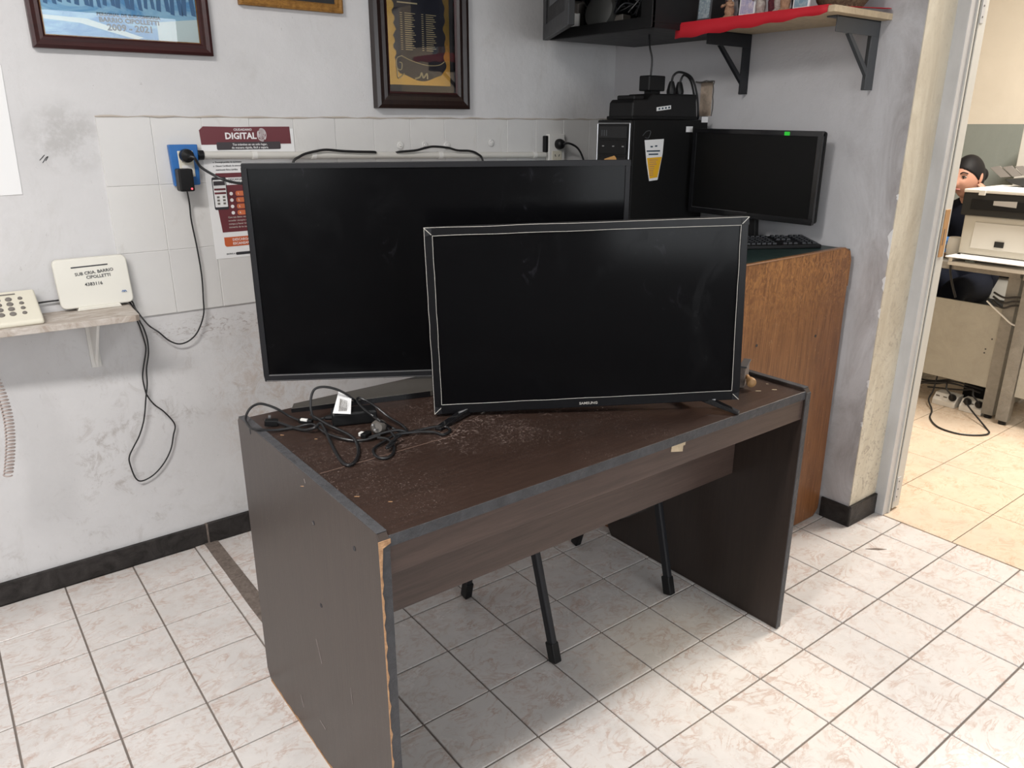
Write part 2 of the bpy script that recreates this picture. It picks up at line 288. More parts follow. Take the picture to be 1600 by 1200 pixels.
# ------------------------------------------------------------------ mesh helpers
def smooth_path(pts, k=6):
    pts = [Vector(p) for p in pts]
    if len(pts) < 3: return pts
    out = []
    for i in range(len(pts)-1):
        p0 = pts[max(i-1, 0)]; p1 = pts[i]; p2 = pts[i+1]; p3 = pts[min(i+2, len(pts)-1)]
        for j in range(k):
            t = j/k
            out.append(.5*((2*p1)+(p2-p0)*t+(2*p0-5*p1+4*p2-p3)*t*t+(3*p1-p0-3*p2+p3)*t**3))
    out.append(pts[-1]); return out
class MB:
    def __init__(s): s.v = []; s.f = []
    def add(s, vs, fs):
        n = len(s.v); s.v += [tuple(v) for v in vs]; s.f += [tuple(n+i for i in f) for f in fs]; return s
    def box(s, x0, x1, y0, y1, z0, z1):
        return s.add([(x, y, z) for z in (z0, z1) for y in (y0, y1) for x in (x0, x1)], [(0, 2, 3, 1), (4, 5, 7, 6), (0, 1, 5, 4), (2, 6, 7, 3), (0, 4, 6, 2), (1, 3, 7, 5)])
    def obox(s, c, size, rot):
        c = Vector(c); m = rot if isinstance(rot, Matrix) else Euler(rot).to_matrix(); h = [x/2 for x in size]
        vs = [c+m@Vector((x*h[0], y*h[1], z*h[2])) for z in (-1, 1) for y in (-1, 1) for x in (-1, 1)]
        return s.add(vs, [(0, 2, 3, 1), (4, 5, 7, 6), (0, 1, 5, 4), (2, 6, 7, 3), (0, 4, 6, 2), (1, 3, 7, 5)])
    def prism(s, poly, fn, a, b):
        """poly: 2-D outline, fn(u,v,t)->3-D, extruded t=a..b"""
        n = len(poly); vs = [fn(u, v, a) for u, v in poly]+[fn(u, v, b) for u, v in poly]
        return s.add(vs, [tuple(range(n))[::-1], tuple(range(n, 2*n))]+[(i, (i+1) % n, n+(i+1) % n, n+i) for i in range(n)])
    def tube(s, pts, r, n=8, k=6, smooth=True):
        P = smooth_path(pts, k) if smooth else [Vector(p) for p in pts]
        rad = r if callable(r) else (lambda t: r)
        T = [(P[min(i+1, len(P)-1)]-P[max(i-1, 0)]).normalized() for i in range(len(P))]
        up = Vector((0, 0, 1)) if abs(T[0].z) < .9 else Vector((1, 0, 0)); nrm = T[0].cross(up).normalized(); vs = []
        for i, (p, t) in enumerate(zip(P, T)):
            nrm = (nrm-t*nrm.dot(t)).normalized(); b = t.cross(nrm); rr = rad(i/(len(P)-1))
            vs += [p+(nrm*math.cos(2*math.pi*j/n)+b*math.sin(2*math.pi*j/n))*rr for j in range(n)]
        fs = [(i*n+j, i*n+(j+1) % n, (i+1)*n+(j+1) % n, (i+1)*n+j) for i in range(len(P)-1) for j in range(n)]
        fs += [tuple(range(n))[::-1], tuple((len(P)-1)*n+j for j in range(n))]
        return s.add(vs, fs)
    def cyl(s, a, b, r0, r1=None, n=16): 
        r1 = r0 if r1 is None else r1
        return s.tube([a, b], lambda t: r0+(r1-r0)*t, n, 1, False)
    def lathe(s, prof, c, n=24, axis=Vector((0, 0, 1))):
        c = Vector(c); q = Vector((0, 0, 1)).rotation_difference(Vector(axis)); vs = []
        for r, h in prof: vs += [c+q@Vector((r*math.cos(2*math.pi*j/n), r*math.sin(2*math.pi*j/n), h)) for j in range(n)]
        fs = [(i*n+j, i*n+(j+1) % n, (i+1)*n+(j+1) % n, (i+1)*n+j) for i in range(len(prof)-1) for j in range(n)]
        fs += [tuple(range(n))[::-1], tuple((len(prof)-1)*n+j for j in range(n))]
        return s.add(vs, fs)
    def ell(s, c, r, rot=(0, 0, 0), n=16, m=10):
        c = Vector(c); q = Euler(rot).to_matrix(); vs = []; fs = []
        for i in range(m+1):
            a = math.pi*i/m
            for j in range(n):
                b = 2*math.pi*j/n; vs.append(c+q@Vector((r[0]*math.sin(a)*math.cos(b), r[1]*math.sin(a)*math.sin(b), r[2]*math.cos(a))))
        fs = [(i*n+j, (i+1)*n+j, (i+1)*n+(j+1) % n, i*n+(j+1) % n) for i in range(m) for j in range(n)]
        return s.add(vs, fs)
    def mesh(s, name):
        me = bpy.data.meshes.new(name); me.from_pydata(s.v, [], s.f)
        bm = bmesh.new(); bm.from_mesh(me); bmesh.ops.remove_doubles(bm, verts=bm.verts, dist=1e-6); bmesh.ops.recalc_face_normals(bm, faces=bm.faces); bm.to_mesh(me); bm.free()
        return me
    def build(s, name, mat, parent=None, bevel=0, smooth=False, local=False, seg=2):
        me = s.mesh(name); me.materials.append(M[mat] if isinstance(mat, str) else mat)
        o = bpy.data.objects.new(name, me); COL.objects.link(o)
        if parent: attach(o, parent, local)
        if smooth:
            for p in me.polygons: p.use_smooth = True
            try: me.set_sharp_from_angle(angle=R(40))
            except Exception: pass
        if bevel:
            b = o.modifiers.new('bevel', 'BEVEL'); b.width = bevel; b.segments = seg; b.limit_method = 'ANGLE'; b.angle_limit = R(40)
        return o
def mat_of(o):
    m = Matrix.LocRotScale(o.location, o.rotation_euler.to_quaternion(), o.scale)
    return (mat_of(o.parent) @ o.matrix_parent_inverse @ m) if o.parent else m
def attach(o, parent, local=False):
    o.parent = parent
    o.matrix_parent_inverse = Matrix() if local else mat_of(parent).inverted()
def thing(name, label, cat, loc=(0, 0, 0), rot=(0, 0, 0), group=None):
    o = bpy.data.objects.new(name, None); o.empty_display_size = .05; COL.objects.link(o); o.location = loc; o.rotation_euler = rot
    return tag(o, label, cat, group)
def tag(o, label, cat, group=None):
    o['label'] = label; o['category'] = cat
    if group: o['group'] = group
    return o
def struct(o, label=None, cat=None):
    o['kind'] = 'structure'
    if label: o['label'] = label
    if cat: o['category'] = cat
    return o
def rrect(x0, x1, z0, z1, r, n=6, corners=(1, 1, 1, 1)):
    """rounded rectangle outline; corners: bl, br, tr, tl"""
    out = []
    for (cx, cz, a0, on) in ((x0, z0, 180, corners[0]), (x1, z0, 270, corners[1]), (x1, z1, 0, corners[2]), (x0, z1, 90, corners[3])):
        if not on: out.append((cx, cz)); continue
        ox = cx+(r if cx == x0 else -r); oz = cz+(r if cz == z0 else -r)
        out += [(ox+r*math.cos(R(a0+90*i/n)), oz+r*math.sin(R(a0+90*i/n))) for i in range(n+1)]
    return out
XZ = lambda u, v, t: (u, t, v)
YZ = lambda u, v, t: (t, u, v)
XY = lambda u, v, t: (u, v, t)
def text(name, s, size, matrix, mat, parent, local=False, align='CENTER', squash=1, extr=.0003, bold=.012):
    c = bpy.data.curves.new('t', 'FONT'); c.body = s; c.size = size; c.align_x = align; c.extrude = extr; c.resolution_u = 2; c.offset = bold*size
    t = bpy.data.objects.new('t', c); COL.objects.link(t)
    dg = bpy.context.evaluated_depsgraph_get(); me = bpy.data.meshes.new_from_object(t.evaluated_get(dg)); bpy.data.objects.remove(t)
    me.transform(matrix @ Matrix.Diagonal((squash, 1, 1, 1))); me.name = name
    me.materials.clear(); me.materials.append(M[mat])
    o = bpy.data.objects.new(name, me); COL.objects.link(o); attach(o, parent, local); return o
def face_y(x, y, z, rot=0): return Matrix.Translation((x, y, z)) @ Matrix.Rotation(R(90), 4, 'X') @ Matrix.Rotation(rot, 4, 'Z')
def picture_frame(mb, x0, x1, z0, z1, wd, yb, yf, prof=None):
    """mitred moulding, stepping outward; yb wall side, yf front"""
    prof = prof or [(0, yb), (0, yf+.004), (.25, yf), (.55, yf+.004), (.8, yf+.002), (1, yf+.010), (1, yb)]
    rings = [[(x0+a*wd, y, z0+a*wd), (x1-a*wd, y, z0+a*wd), (x1-a*wd, y, z1-a*wd), (x0+a*wd, y, z1-a*wd)] for a, y in prof]
    n = len(rings); vs = [v for r in rings for v in r]
    fs = [(i*4+j, i*4+(j+1) % 4, ((i+1) % n)*4+(j+1) % 4, ((i+1) % n)*4+j) for i in range(n) for j in range(4)]
    return mb.add(vs, fs)

# ================================================================== THE ROOM
YA, XB, YE = 2.56, 2.51, 1.257          # back wall, right wall, end of the right wall at the doorway
TS, TX, TY = .2003, -.0468, 2.5455      # floor tile grid
floor = struct(MB().box(-2.2, 2.695, -2.6, YA, -.08, -.004).build('floor', 'grout'), 'marbled white and pink ceramic tile floor', 'floor')
tm = MB().box(-TS/2+.0023, TS/2-.0023, -TS/2+.0023, TS/2-.0023, -.006, 0)
tmesh = tm.mesh('floor_tile'); tmesh.materials.append(M['floor_tile'])
def place(me, name, parent, loc, rz=0, bev=0, rx=0, ry=0):
    o = bpy.data.objects.new(name, me); COL.objects.link(o); o.parent = parent; o.location = loc; o.rotation_euler = (rx, ry, rz)
    if bev:
        b = o.modifiers.new('bevel', 'BEVEL'); b.width = bev; b.segments = 1
    return o
thr_i = int((2.695-TX)/TS)
for i in range(-5, thr_i+1):
    for j in range(0, 13):
        x = TX+(i+.5)*TS; y = TY-(j+.5)*TS
        if x+TS/2 > 2.70: continue
        if x < -.45 and j > 8: continue
        place(tmesh, 'tile', floor, (x, y, random.uniform(-.0006, .0006)), random.choice((0, math.pi)), .0012, random.uniform(-.002, .002), random.uniform(-.002, .002))
# narrow cut tiles along the threshold
xr = TX+(thr_i)*TS
if 2.695-xr > .02:
    cm = MB().box(-(2.693-xr)/2+.001, (2.693-xr)/2-.001, -TS/2+.002, TS/2-.002, -.006, 0).mesh('cut_tile'); cm.materials.append(M['floor_tile'])
    for j in range(0, 13):
        y = TY-(j+.5)*TS
        if TX+(thr_i+1)*TS > 2.70: place(cm, 'tile', floor, ((xr+2.693)/2, y, 0), 0, .0012)
# strip of rough cement where a partition once stood
MB().prism([(.588, 2.548), (.632, 2.548), (.634, 2.10), (.628, 1.60), (.590, 1.60), (.584, 2.08)], XY, -.004, .0025).build('cement_strip', 'cement', floor)
MB().box(.556, .586, 1.60, 2.545, -.004, .0012).build('cut_tile_strip', 'floor_tile', floor)
# debris and stains near the doorway
MB().prism([(0, 0), (.05, .012), (.07, -.004), (.03, -.015)], lambda u, v, t: tuple(at_z(1352, 858, 0)+Vector((u*.8-v*.5, u*-.6+v, t))), 0, .001).build('chipped_glaze', 'cement', floor)

office_floor = struct(MB().box(2.697, 7.0, -1.6, 4.0, -.08, -.004).build('floor', 'grout'), 'large beige tile floor of the room beyond the doorway', 'floor')
OS = .333
om = MB().box(-OS/2+.0015, OS/2-.0015, -OS/2+.0015, OS/2-.0015, -.006, 0).mesh('office_floor_tile'); om.materials.append(M['office_tile'])
for i in range(0, 9):
    for j in range(-3, 5):
        x = 2.698+(i+.5)*OS; y = 1.2975-(j+.5)*OS
        place(om, 'tile', office_floor, (x, y, 0), random.choice((0, math.pi)), .001)

wall_back = struct(MB().box(-2.2, XB+.2, YA, YA+.15, 0, 2.75).build('wall_back', 'wall_a'), 'scuffed white painted wall behind the desk', 'wall')
# painted tile wainscot: individual tiles, slightly proud
WTX, WTW = .461, .1463; rows = [(1.224, 1.418), (1.027, 1.224), (.829, 1.027)]
for z0, z1 in rows:
    me = MB().box(-WTW/2+.0007, WTW/2-.0007, -.004, .004, -(z1-z0)/2+.0007, (z1-z0)/2-.0007).mesh('wall_tile'); me.materials.append(M['wall_tile'])
    for i in range(14):
        place(me, 'wall_tile', wall_back, (WTX+(i+.5)*WTW, YA-.003+random.uniform(-.0006, .0006), (z0+z1)/2), 0, .0012, random.uniform(-.003, .003), 0)
MB().box(WTX+.001, XB-.001, YA-.0050, YA+.001, .830, 1.417).build('tile_bedding', 'wall_tile', wall_back)
_pts = [(WTX+k*.043, YA-.0065, 1.4195+random.uniform(-.002, .002)) for k in range(48)]
MB().tube(_pts, lambda t: .0026+.0012*math.sin(t*90), 6, 2).build('grime_ridge', 'grime', wall_back)
for px, py in ((625, 227), (663, 227), (698, 227), (767, 223)):
    p = at_y(px, py, YA-.008); q = Vector((0, -1, 0))
    MB().lathe([(.014, 0), (.014, .003), (.010, .005), (.006, .004), (.004, .009), (.0015, .009)], (p.x, YA-.008, p.z), 14, q).build('painted_over_anchor', 'wall_tile', wall_back, smooth=True)

# right wall with a broken-out hole, end face beside the doorway
hy0, hy1, hz0, hz1 = 2.03, 2.115, 1.43, 1.555
wb = MB().box(XB, XB+.2, YE, hy0, 0, 2.75).box(XB, XB+.2, hy1, YA, 0, 2.75).box(XB, XB+.2, hy0, hy1, 0, hz0).box(XB, XB+.2, hy0, hy1, hz1, 2.75).box(XB+.04, XB+.2, hy0, hy1, hz0, hz1)
wall_right = struct(wb.build('wall_right', 'wall_b'), 'stained lavender-grey wall beside the doorway', 'wall')
MB().box(XB+.034, XB+.041, hy0, hy1, hz0, hz1).build('broken_plaster', 'plaster', wall_right)
ragged = [(hy0-.004+random.uniform(-.003, .003), hz0+(hz1-hz0)*k/9, 0) for k in range(10)]
MB().tube([(XB+.002, a, b) for a, b, _ in ragged]+[(XB+.002, hy0+(hy1-hy0)*k/5, hz1+.002+random.uniform(-.003, .003)) for k in range(1, 6)], .0035, 6, 2).build('ragged_plaster_rim', 'slot', wall_right)
MB().box(XB, XB+.2, YE-.003, YE, .075, 2.75).build('wall_end_face', 'cream', wall_right)
for z, h_, d_ in ((1.03, .10, .012), (.90, .05, .008), (.80, .035, .006), (1.18, .02, .005), (.55, .03, .006), (.40, .02, .005)):
    MB().prism([(YE-.003, z-h_/2), (YE+d_*.5, z-h_*.3), (YE+d_*.3, z), (YE+d_, z+h_*.25), (YE+d_*.4, z+h_*.4), (YE-.003, z+h_/2)], YZ, XB-.0015, XB+.0005).build('peeled_paint', 'paper', wall_right)
# wall beyond the doorway on the camera side, lintel
struct(MB().box(XB, XB+.2, -2.6, .33, 0, 2.75).build('wall_right_near', 'wall_b'), 'wall on the near side of the doorway', 'wall')
struct(MB().box(XB, XB+.2, .33, YE-.05, 2.1, 2.75).build('wall_over_door', 'wall_b'), 'wall above the doorway', 'wall')
struct(MB().box(-2.35, -2.2, -2.6, YA, 0, 2.75).build('wall_left', 'wall_b'), 'left wall of the room', 'wall')
struct(MB().box(-2.2, XB, -2.75, -2.6, 0, 2.75).build('wall_rear', 'wall_a'), 'wall behind the viewer', 'wall')
struct(MB().box(-2.35, 7.1, -2.75, 4.1, 2.75, 2.85).build('ceiling', 'ceiling'), 'flat white ceiling', 'ceiling')
# door frame of painted steel: rebated profile, full height
door = thing('door_frame', 'chipped pale grey steel door frame at the end of the stained wall', 'door frame', (2.7480, 1.23, 0)); door['kind'] = 'structure'
MB().prism([(2.6880, 1.258), (2.6880, 1.214), (2.7360, 1.214), (2.7360, 1.240), (2.7530, 1.240), (2.7530, 1.258)], XY, 0, 2.12).build('outer_jamb', 'frame_paint', door, .002)
MB().prism([(2.7530, 1.258), (2.7530, 1.211), (2.8030, 1.211), (2.8030, 1.258)], XY, 0.01, 2.12).build('inner_jamb', 'frame_white', door, .002)
MB().box(2.7260, 2.7360, 1.209, 1.2145, .0, 2.12).build('stop_bead', 'frame_white', door, .001)
MB().box(2.7361, 2.7529, 1.2150, 1.2402, .0, 2.12).build('rebate_shade_fill', 'slot', door)  # dark fill painted in for the shade inside the rebate
for z0, z1, nm in ((.04, .14, 'hinge_plate'), (1.70, 1.80, 'hinge_plate')):
    hp = MB().box(2.7540, 2.7780, 1.2085, 1.211, z0, z1).build(nm, 'frame_paint', door, .0008)
    for k in range(3): MB().lathe([(.003, 0), (.003, .001)], (2.7660, 1.2086, z0+.018+k*.032), 8, Vector((0, -1, 0))).build('screw', 'slot', hp)
zc = at_y(1472, 368, 1.206).z
lp = MB().box(2.7560, 2.7880, 1.2075, 1.211, zc-.075, zc+.085).build('wooden_strike_patch', 'wood_patch', door, .001)
MB().box(2.7640, 2.7690, 1.2070, 1.2077, zc-.035, zc+.02).build('strike_slot', 'slot', lp)
# skirting
struct(MB().box(-2.2, .601, YA-.014, YA, 0, .072).build('baseboard_back', 'baseboard', None, .002), 'black skirting board along the white wall', 'skirting')
struct(MB().box(.606, XB, YA-.017, YA, 0, .074).build('baseboard_back', 'baseboard', None, .002), 'black skirting board behind the desk, past the joint', 'skirting')
MB().box(.600, .607, YA-.0155, YA, 0, .073).build('trim_1', 'cement')['kind'] = 'structure'
struct(MB().box(XB-.010, XB, YE-.012, 1.362, 0, .078).build('baseboard_right', 'baseboard', None, .0025), 'short black skirting tile on the stained wall beside the wooden counter', 'skirting')
struct(MB().box(XB-.008, 2.688, YE-.014, YE-.003, 0, .082).build('baseboard_end', 'baseboard', None, .0025), 'black skirting tile below the cream wall end', 'skirting')
# the room beyond
ow = MB().box(5.75, 5.9, -1.6, 4.0, 0, 1.404)
struct(ow.build('wall_office', 'office_green'), 'grey-green lower wall of the far room', 'wall')
struct(MB().box(5.75, 5.9, -1.6, 4.0, 1.404, 2.75).build('wall_office_upper', 'office_cream'), 'cream upper wall of the far room', 'wall')
struct(MB().box(2.71, 7.0, 4.0, 4.1, 0, 2.75).build('wall_office_side', 'office_cream'), 'side wall of the far room', 'wall')
struct(MB().box(2.71, 7.0, -1.75, -1.6, 0, 2.75).build('wall_office_near', 'office_cream'), 'near side wall of the far room', 'wall')
struct(MB().box(2.71, 2.72, 1.258, 4.0, 0, 2.75).build('wall_office_door_side', 'office_cream'), 'far room face of the doorway wall', 'wall')
# light fittings out of frame, where the lamps are
lf = thing('ceiling_light', 'long white fluorescent ceiling fitting above the room', 'ceiling light', (-.7, .8, 2.75))
MB().box(-1.35, -.05, .66, .94, 2.68, 2.75).build('housing', 'white', lf, .006)
lf = thing('ceiling_light', 'square white ceiling fitting of the far room', 'ceiling light', (4, .9, 2.75))
MB().box(3.35, 4.65, .55, 1.25, 2.69, 2.75).build('housing', 'white', lf, .006)

sl_ = thing('ceiling_light', 'made-up round spotlight can added for the warm floor patch', 'ceiling light', (1.9, -.6, 2.75))  # housing for the added spot, unseen overhead
MB().lathe([(.05, 0), (.05, -.012), (.045, -.012), (.012, -.02)][::-1], (1.9, -.6, 2.75), 20).build('housing', 'white', sl_)
for nm, fn, a0, a1, z0, z1 in (('fill_window_1', lambda u, v, t: (u, -2.6+t, v), -.35, 2.15, .72, 2.28), ('fill_window_2', lambda u, v, t: (-2.2+t, u, v), -1.45, .25, .92, 2.28)):  # unseen frames added to house the two daylight fills
    m = MB()
    for b0, b1, c0, c1 in ((a0, a1, z0, z0+.05), (a0, a1, z1-.05, z1), (a0, a0+.05, z0, z1), (a1-.05, a1, z0, z1), ((a0+a1)/2-.02, (a0+a1)/2+.02, z0, z1)): m.prism([(b0, c0), (b1, c0), (b1, c1), (b0, c1)], fn, 0, .05)
    wn = struct(m.build(nm, 'frame_white'), 'unseen white window frame added around a daylight fill light', 'window')
    MB().prism([(a0, z0), (a1, z0), (a1, z1), (a0, z1)], fn, .005, .012).build('pane', 'bluepale', wn)

# ================================================================== DARK DESK
DX0, DX1, DY0, DY1, DZ = .515, 1.787, 1.043, 1.745, .745
desk = thing('office_desk', 'dark brown laminate desk with solid side panels and scratched top', 'desk', ((DX0+DX1)/2, (DY0+DY1)/2, 0))
def side_outline():
    o = [(DY0, .004), (DY0, DZ-.012), (DY0+.01, DZ), (DY1-.01, DZ), (DY1, DZ-.01), (DY1, .03), (DY1-.02, .0)]
    return [(y, max(z, 0)) for y, z in o]
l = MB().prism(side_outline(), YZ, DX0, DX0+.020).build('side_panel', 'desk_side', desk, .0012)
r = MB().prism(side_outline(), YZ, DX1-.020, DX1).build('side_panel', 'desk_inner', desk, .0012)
def band(parent, x0, x1, name='edge_band'):
    MB().box(x0, x1, DY0-.0015, DY0+.001, .004, DZ-.012).build(name, 'edge_band', parent, .0006)
    MB().box(x0, x1, DY0+.008, DY1-.008, DZ-.001, DZ+.0012).build(name, 'edge_band', parent, .0006)
band(l, DX0+.0005, DX0+.0200); band(r, DX1-.0195, DX1-.0005)
# raw chips along the near left edge and foot
MB().prism([(-.002, -.012), (.021, -.012), (.021, -.020), (.006, -.026), (.004, -.05), (.001, -.09), (-.0008, -.13)][::-1], lambda u, v, t: (DX0+u, DY0-.0016+t, DZ+v+.0005), -.0012, .0005).build('chipped_edge', 'raw_wood', l)
_e0 = [(-.0012, -.08-k*.016) for k in range(40)]; _e1 = [(max(.0004, .0030*math.sin(k*.8)*math.sin(k*2.3)+.0022-.00004*k), -.08-k*.016) for k in range(40)]
MB().prism(_e0+_e1[::-1], lambda u, v, t: (DX0+u, DY0-.0016+t, DZ+v), -.0008, .0005).build('chipped_corner', 'raw_wood', l)
_e0 = [(DY0+.02+k*.022, -.0) for k in range(31)]; _e1 = [(DY0+.02+k*.022, .003+.006*abs(math.sin(k*1.1)*math.sin(k*.37))+.002*math.sin(k*2.9)) for k in range(31)]
MB().prism(_e0+_e1[::-1], YZ, DX0-.0008, DX0+.001).build('swollen_foot_edge', 'raw_wood', l)
for px, py in ((554, 857), (502, 946), (490, 817)):
    p = at_x(px, py, DX0); MB().lathe([(.0048, 0), (.0048, .001), (.002, .0005)], (DX0, p.y, p.z), 12, Vector((-1, 0, 0))).build('cam_screw', 'ink', l)
p = at_x(391, 673, DX0); MB().box(DX0-.0008, DX0, p.y-.002, p.y+.002, p.z-.008, p.z+.006).build('cam_screw', 'ink', l)
TZ = .737
for (ax, ay), (bx_, by_) in (((494, 998), (503, 1037)), ((470, 1085), (475, 1105)), ((548, 1075), (551, 1100)), ((500, 1125), (509, 1140)), ((475, 748), (477, 755)), ((488, 815), (490, 820))):
    MB().tube([at_x(ax, ay, DX0-.0003), at_x(bx_, by_, DX0-.0003)], .0008, 5, 1, False).build('pale_scuff', 'scuff', l)
top = MB().box(DX0+.020, DX1-.020, DY0+.004, DY1-.002, TZ-.022, TZ).build('desk_top', 'desk_top', desk, .0008)
MB().box(DX0+.020, DX1-.020, DY0+.0022, DY0+.0046, TZ-.0215, TZ-.0004).build('edge_band', 'edge_band', top)
MB().box(DX0+.020, DX1-.020, DY0+.006, DY0+.024, TZ-.078, TZ-.022).build('fascia', 'desk_front', desk, .0008)
MB().box(DX0+.020, DX1-.020, 1.245, 1.263, .428, TZ-.022).build('modesty_panel', 'desk_front', desk, .0008)
# flecks of chipped veneer on the top
for px, py, s in ((472, 760, .004), (558, 776, .006), (610, 784, .005), (441, 680, .005), (494, 686, .004), (1210, 609, .008), (1199, 600, .004), (1185, 611, .009)):
    p = at_z(px, py, TZ); MB().prism([(-s, 0), (0, s*.5), (s, .1*s), (.2*s, -s*.45)], lambda u, v, t: (p.x+u*.8-v*.5, p.y+u*-.5+v, t), TZ, TZ+.0006).build('veneer_chip', 'raw_wood' if px < 1000 else 'shelf_wood', top)
p0 = at_z(500, 740, TZ); p1 = at_z(703, 682, TZ); p2 = at_z(722, 660, TZ)
MB().tube([p0, (p0+p1)/2, p1, p2], .0006, 5, 2, False).build('long_scratch', 'scratch', top)
# sticky paper on the fascia
_yf = DY0+.006
tag(MB().prism([tuple((at_y(px, py, _yf).x, at_y(px, py, _yf).z)) for px, py in ((1048, 706), (1066, 705), (1067, 696), (1070, 695), (1072, 683), (1051, 686))], XZ, _yf-.0012, _yf).build('paper_label', 'shelf_wood'), 'torn cream paper scrap stuck to the desk apron', 'label')

# ================================================================== CHAIR under the desk
chair = thing('metal_chair', 'black metal legged chair pushed under the dark desk', 'chair', (1.395, 1.54, 0))
feet = [(1.1606, 1.3211), (1.6535, 1.3493), (1.1412, 1.7299), (1.6262, 1.7603)]
for k, (x, y) in enumerate(feet):
    dy = .118 if k < 2 else -.118; dx = -.012 if k % 2 == 0 else .010
    a = Vector((x, y, .0)); b = Vector((x+dx, y+dy, .43)); d = (b-a).normalized()
    rot = Vector((0, 0, 1)).rotation_difference(d).to_matrix()
    lg = MB().obox((a+b)/2+Vector((0, 0, .006)), (.020, .026, (b-a).length-.02), rot).build('leg', 'metal_black', chair, .006, seg=3)
    MB().obox(a+d*.034, (.025, .031, .06), rot).build('leg_cap', 'black', lg, .004)
sp = [(1.19, 1.38), (1.24, 1.335), (1.31, 1.298), (1.38, 1.284), (1.45, 1.282), (1.53, 1.292), (1.61, 1.34), (1.62, 1.50), (1.60, 1.70), (1.50, 1.72), (1.30, 1.72), (1.18, 1.70), (1.17, 1.50)]
MB().prism(sp, XY, .388, .425).build('seat', 'black', chair, .012, seg=3)
MB().tube([(1.19, 1.44, .392), (1.62, 1.46, .392)], .009, 8, 1, False).build('seat_rail', 'metal_black', chair)
MB().tube([(1.17, 1.61, .392), (1.60, 1.64, .392)], .009, 8, 1, False).build('seat_rail', 'metal_black', chair)
for x in (1.21, 1.57): MB().tube([(x, 1.70, .42), (x, 1.775, .52), (x, 1.79, .72)], .009, 8).build('back_post', 'metal_black', chair)
MB().prism(rrect(1.19, 1.59, .58, .735, .03), XZ, 1.785, 1.80).build('backrest', 'black', chair, .004)

# ================================================================== TELEVISIONS
def tv(root, W, H, D, b, bb, mats, chin=0):
    """local frame: x right, z up, front at y=0, body goes +y"""
    fr, sc, bk = mats
    m = MB(); m.box(-W/2, W/2, 0, .014, H-b, H).box(-W/2, W/2, 0, .014, 0, bb).box(-W/2, -W/2+b, 0, .014, bb, H-b).box(W/2-b, W/2, 0, .014, bb, H-b)
    bez = m.build('bezel', fr, root, .0015, local=True)
    MB().box(-W/2+b, W/2-b, .004, .010, bb, H-b).build('screen', sc, root, local=True)
    MB().box(-W/2+.001, W/2-.001, .0142, .0142+D*.4, .001, H-.001).add([(-W*.36, .0142+D*.4, H*.08), (W*.36, .0142+D*.4, H*.08), (W*.36, .0142+D*.4, H*.8), (-W*.36, .0142+D*.4, H*.8), (-W*.3, .0142+D, H*.12), (W*.3, .0142+D, H*.12), (W*.3, .0142+D, H*.7), (-W*.3, .0142+D, H*.7)],
        [(0, 1, 5, 4), (1, 2, 6, 5), (2, 3, 7, 6), (3, 0, 4, 7), (4, 5, 6, 7), (0, 3, 2, 1)]).build('back_housing', bk, root, .003, local=True)
    return bez
# big set at the back
W, H = .95, .55
rtv = thing('television', 'large black flat television on a splayed stand against the wall', 'television', (1.0477, 1.6567, .7632), (-.0065, -.0064, -.561))
rtv.rotation_euler = (Matrix.Rotation(-.561, 3, 'Z') @ Matrix.Rotation(-.0065, 3, 'X') @ Matrix.Rotation(-.0064, 3, 'Y')).to_euler()
bz = tv(rtv, W, H, .055, .0125, .0165, ('tv_matte', 'screen_rear', 'tv_side'))
MB().box(-W/2+.012, W/2-.012, -.0006, .004, .0160, .0178).build('silver_line', 'silver', bz, local=True)
MB().box(-W/2+.004, W/2-.004, -.0004, .002, .0020, .0030).build('lower_line', 'silver', bz, local=True)
# splayed stand: two arms from the centre forward-out
zt = TZ-.7632
def inv(p): return mat_of(rtv).inverted() @ Vector(p)
armL = [inv(q) for q in ((.634, 1.709, TZ), (.962, 1.605, TZ), (1.06, 1.60, TZ), (1.06, 1.70, TZ), (1.025, 1.722, TZ), (.653, 1.742, TZ))]
def arm(pts, name):
    n = len(pts); base = [Vector((p.x, p.y, zt+.0005)) for p in pts]; hi = [.012, .016, .018, .020, .020, .012]
    c = sum(base, Vector())/n; topv = [Vector((p.x, p.y, zt+h))*1 for p, h in zip(pts, hi)]
    MB().add([b_*1 for b_ in [Vector((base[0].x, base[0].y-.0012, zt+.0005)), Vector((base[1].x, base[1].y-.0012, zt+.0005)), Vector((base[1].x, base[1].y-.0012, zt+.0155)), Vector((base[0].x, base[0].y-.0012, zt+.0115))]], [(0, 1, 2, 3)]).build('arm_edge', 'gloss_black', rtv, local=True) if name == 'stand_arm' else None
    MB().add(base+topv, [tuple(range(n))[::-1], tuple(range(n, 2*n))]+[(i, (i+1) % n, n+(i+1) % n, n+i) for i in range(n)]).build(name, 'stand_painted_sheen', rtv, .002, local=True)
arm(armL, 'stand_arm')
cx = inv((1.06, 1.65, TZ)).x
arm([Vector((2*cx-p.x, p.y, p.z)) for p in armL][::-1], 'stand_arm')
MB().box(cx-.05, cx+.05, .012, .05, zt+.012, .06).build('stand_neck', 'tv_plastic', rtv, .004, local=True)
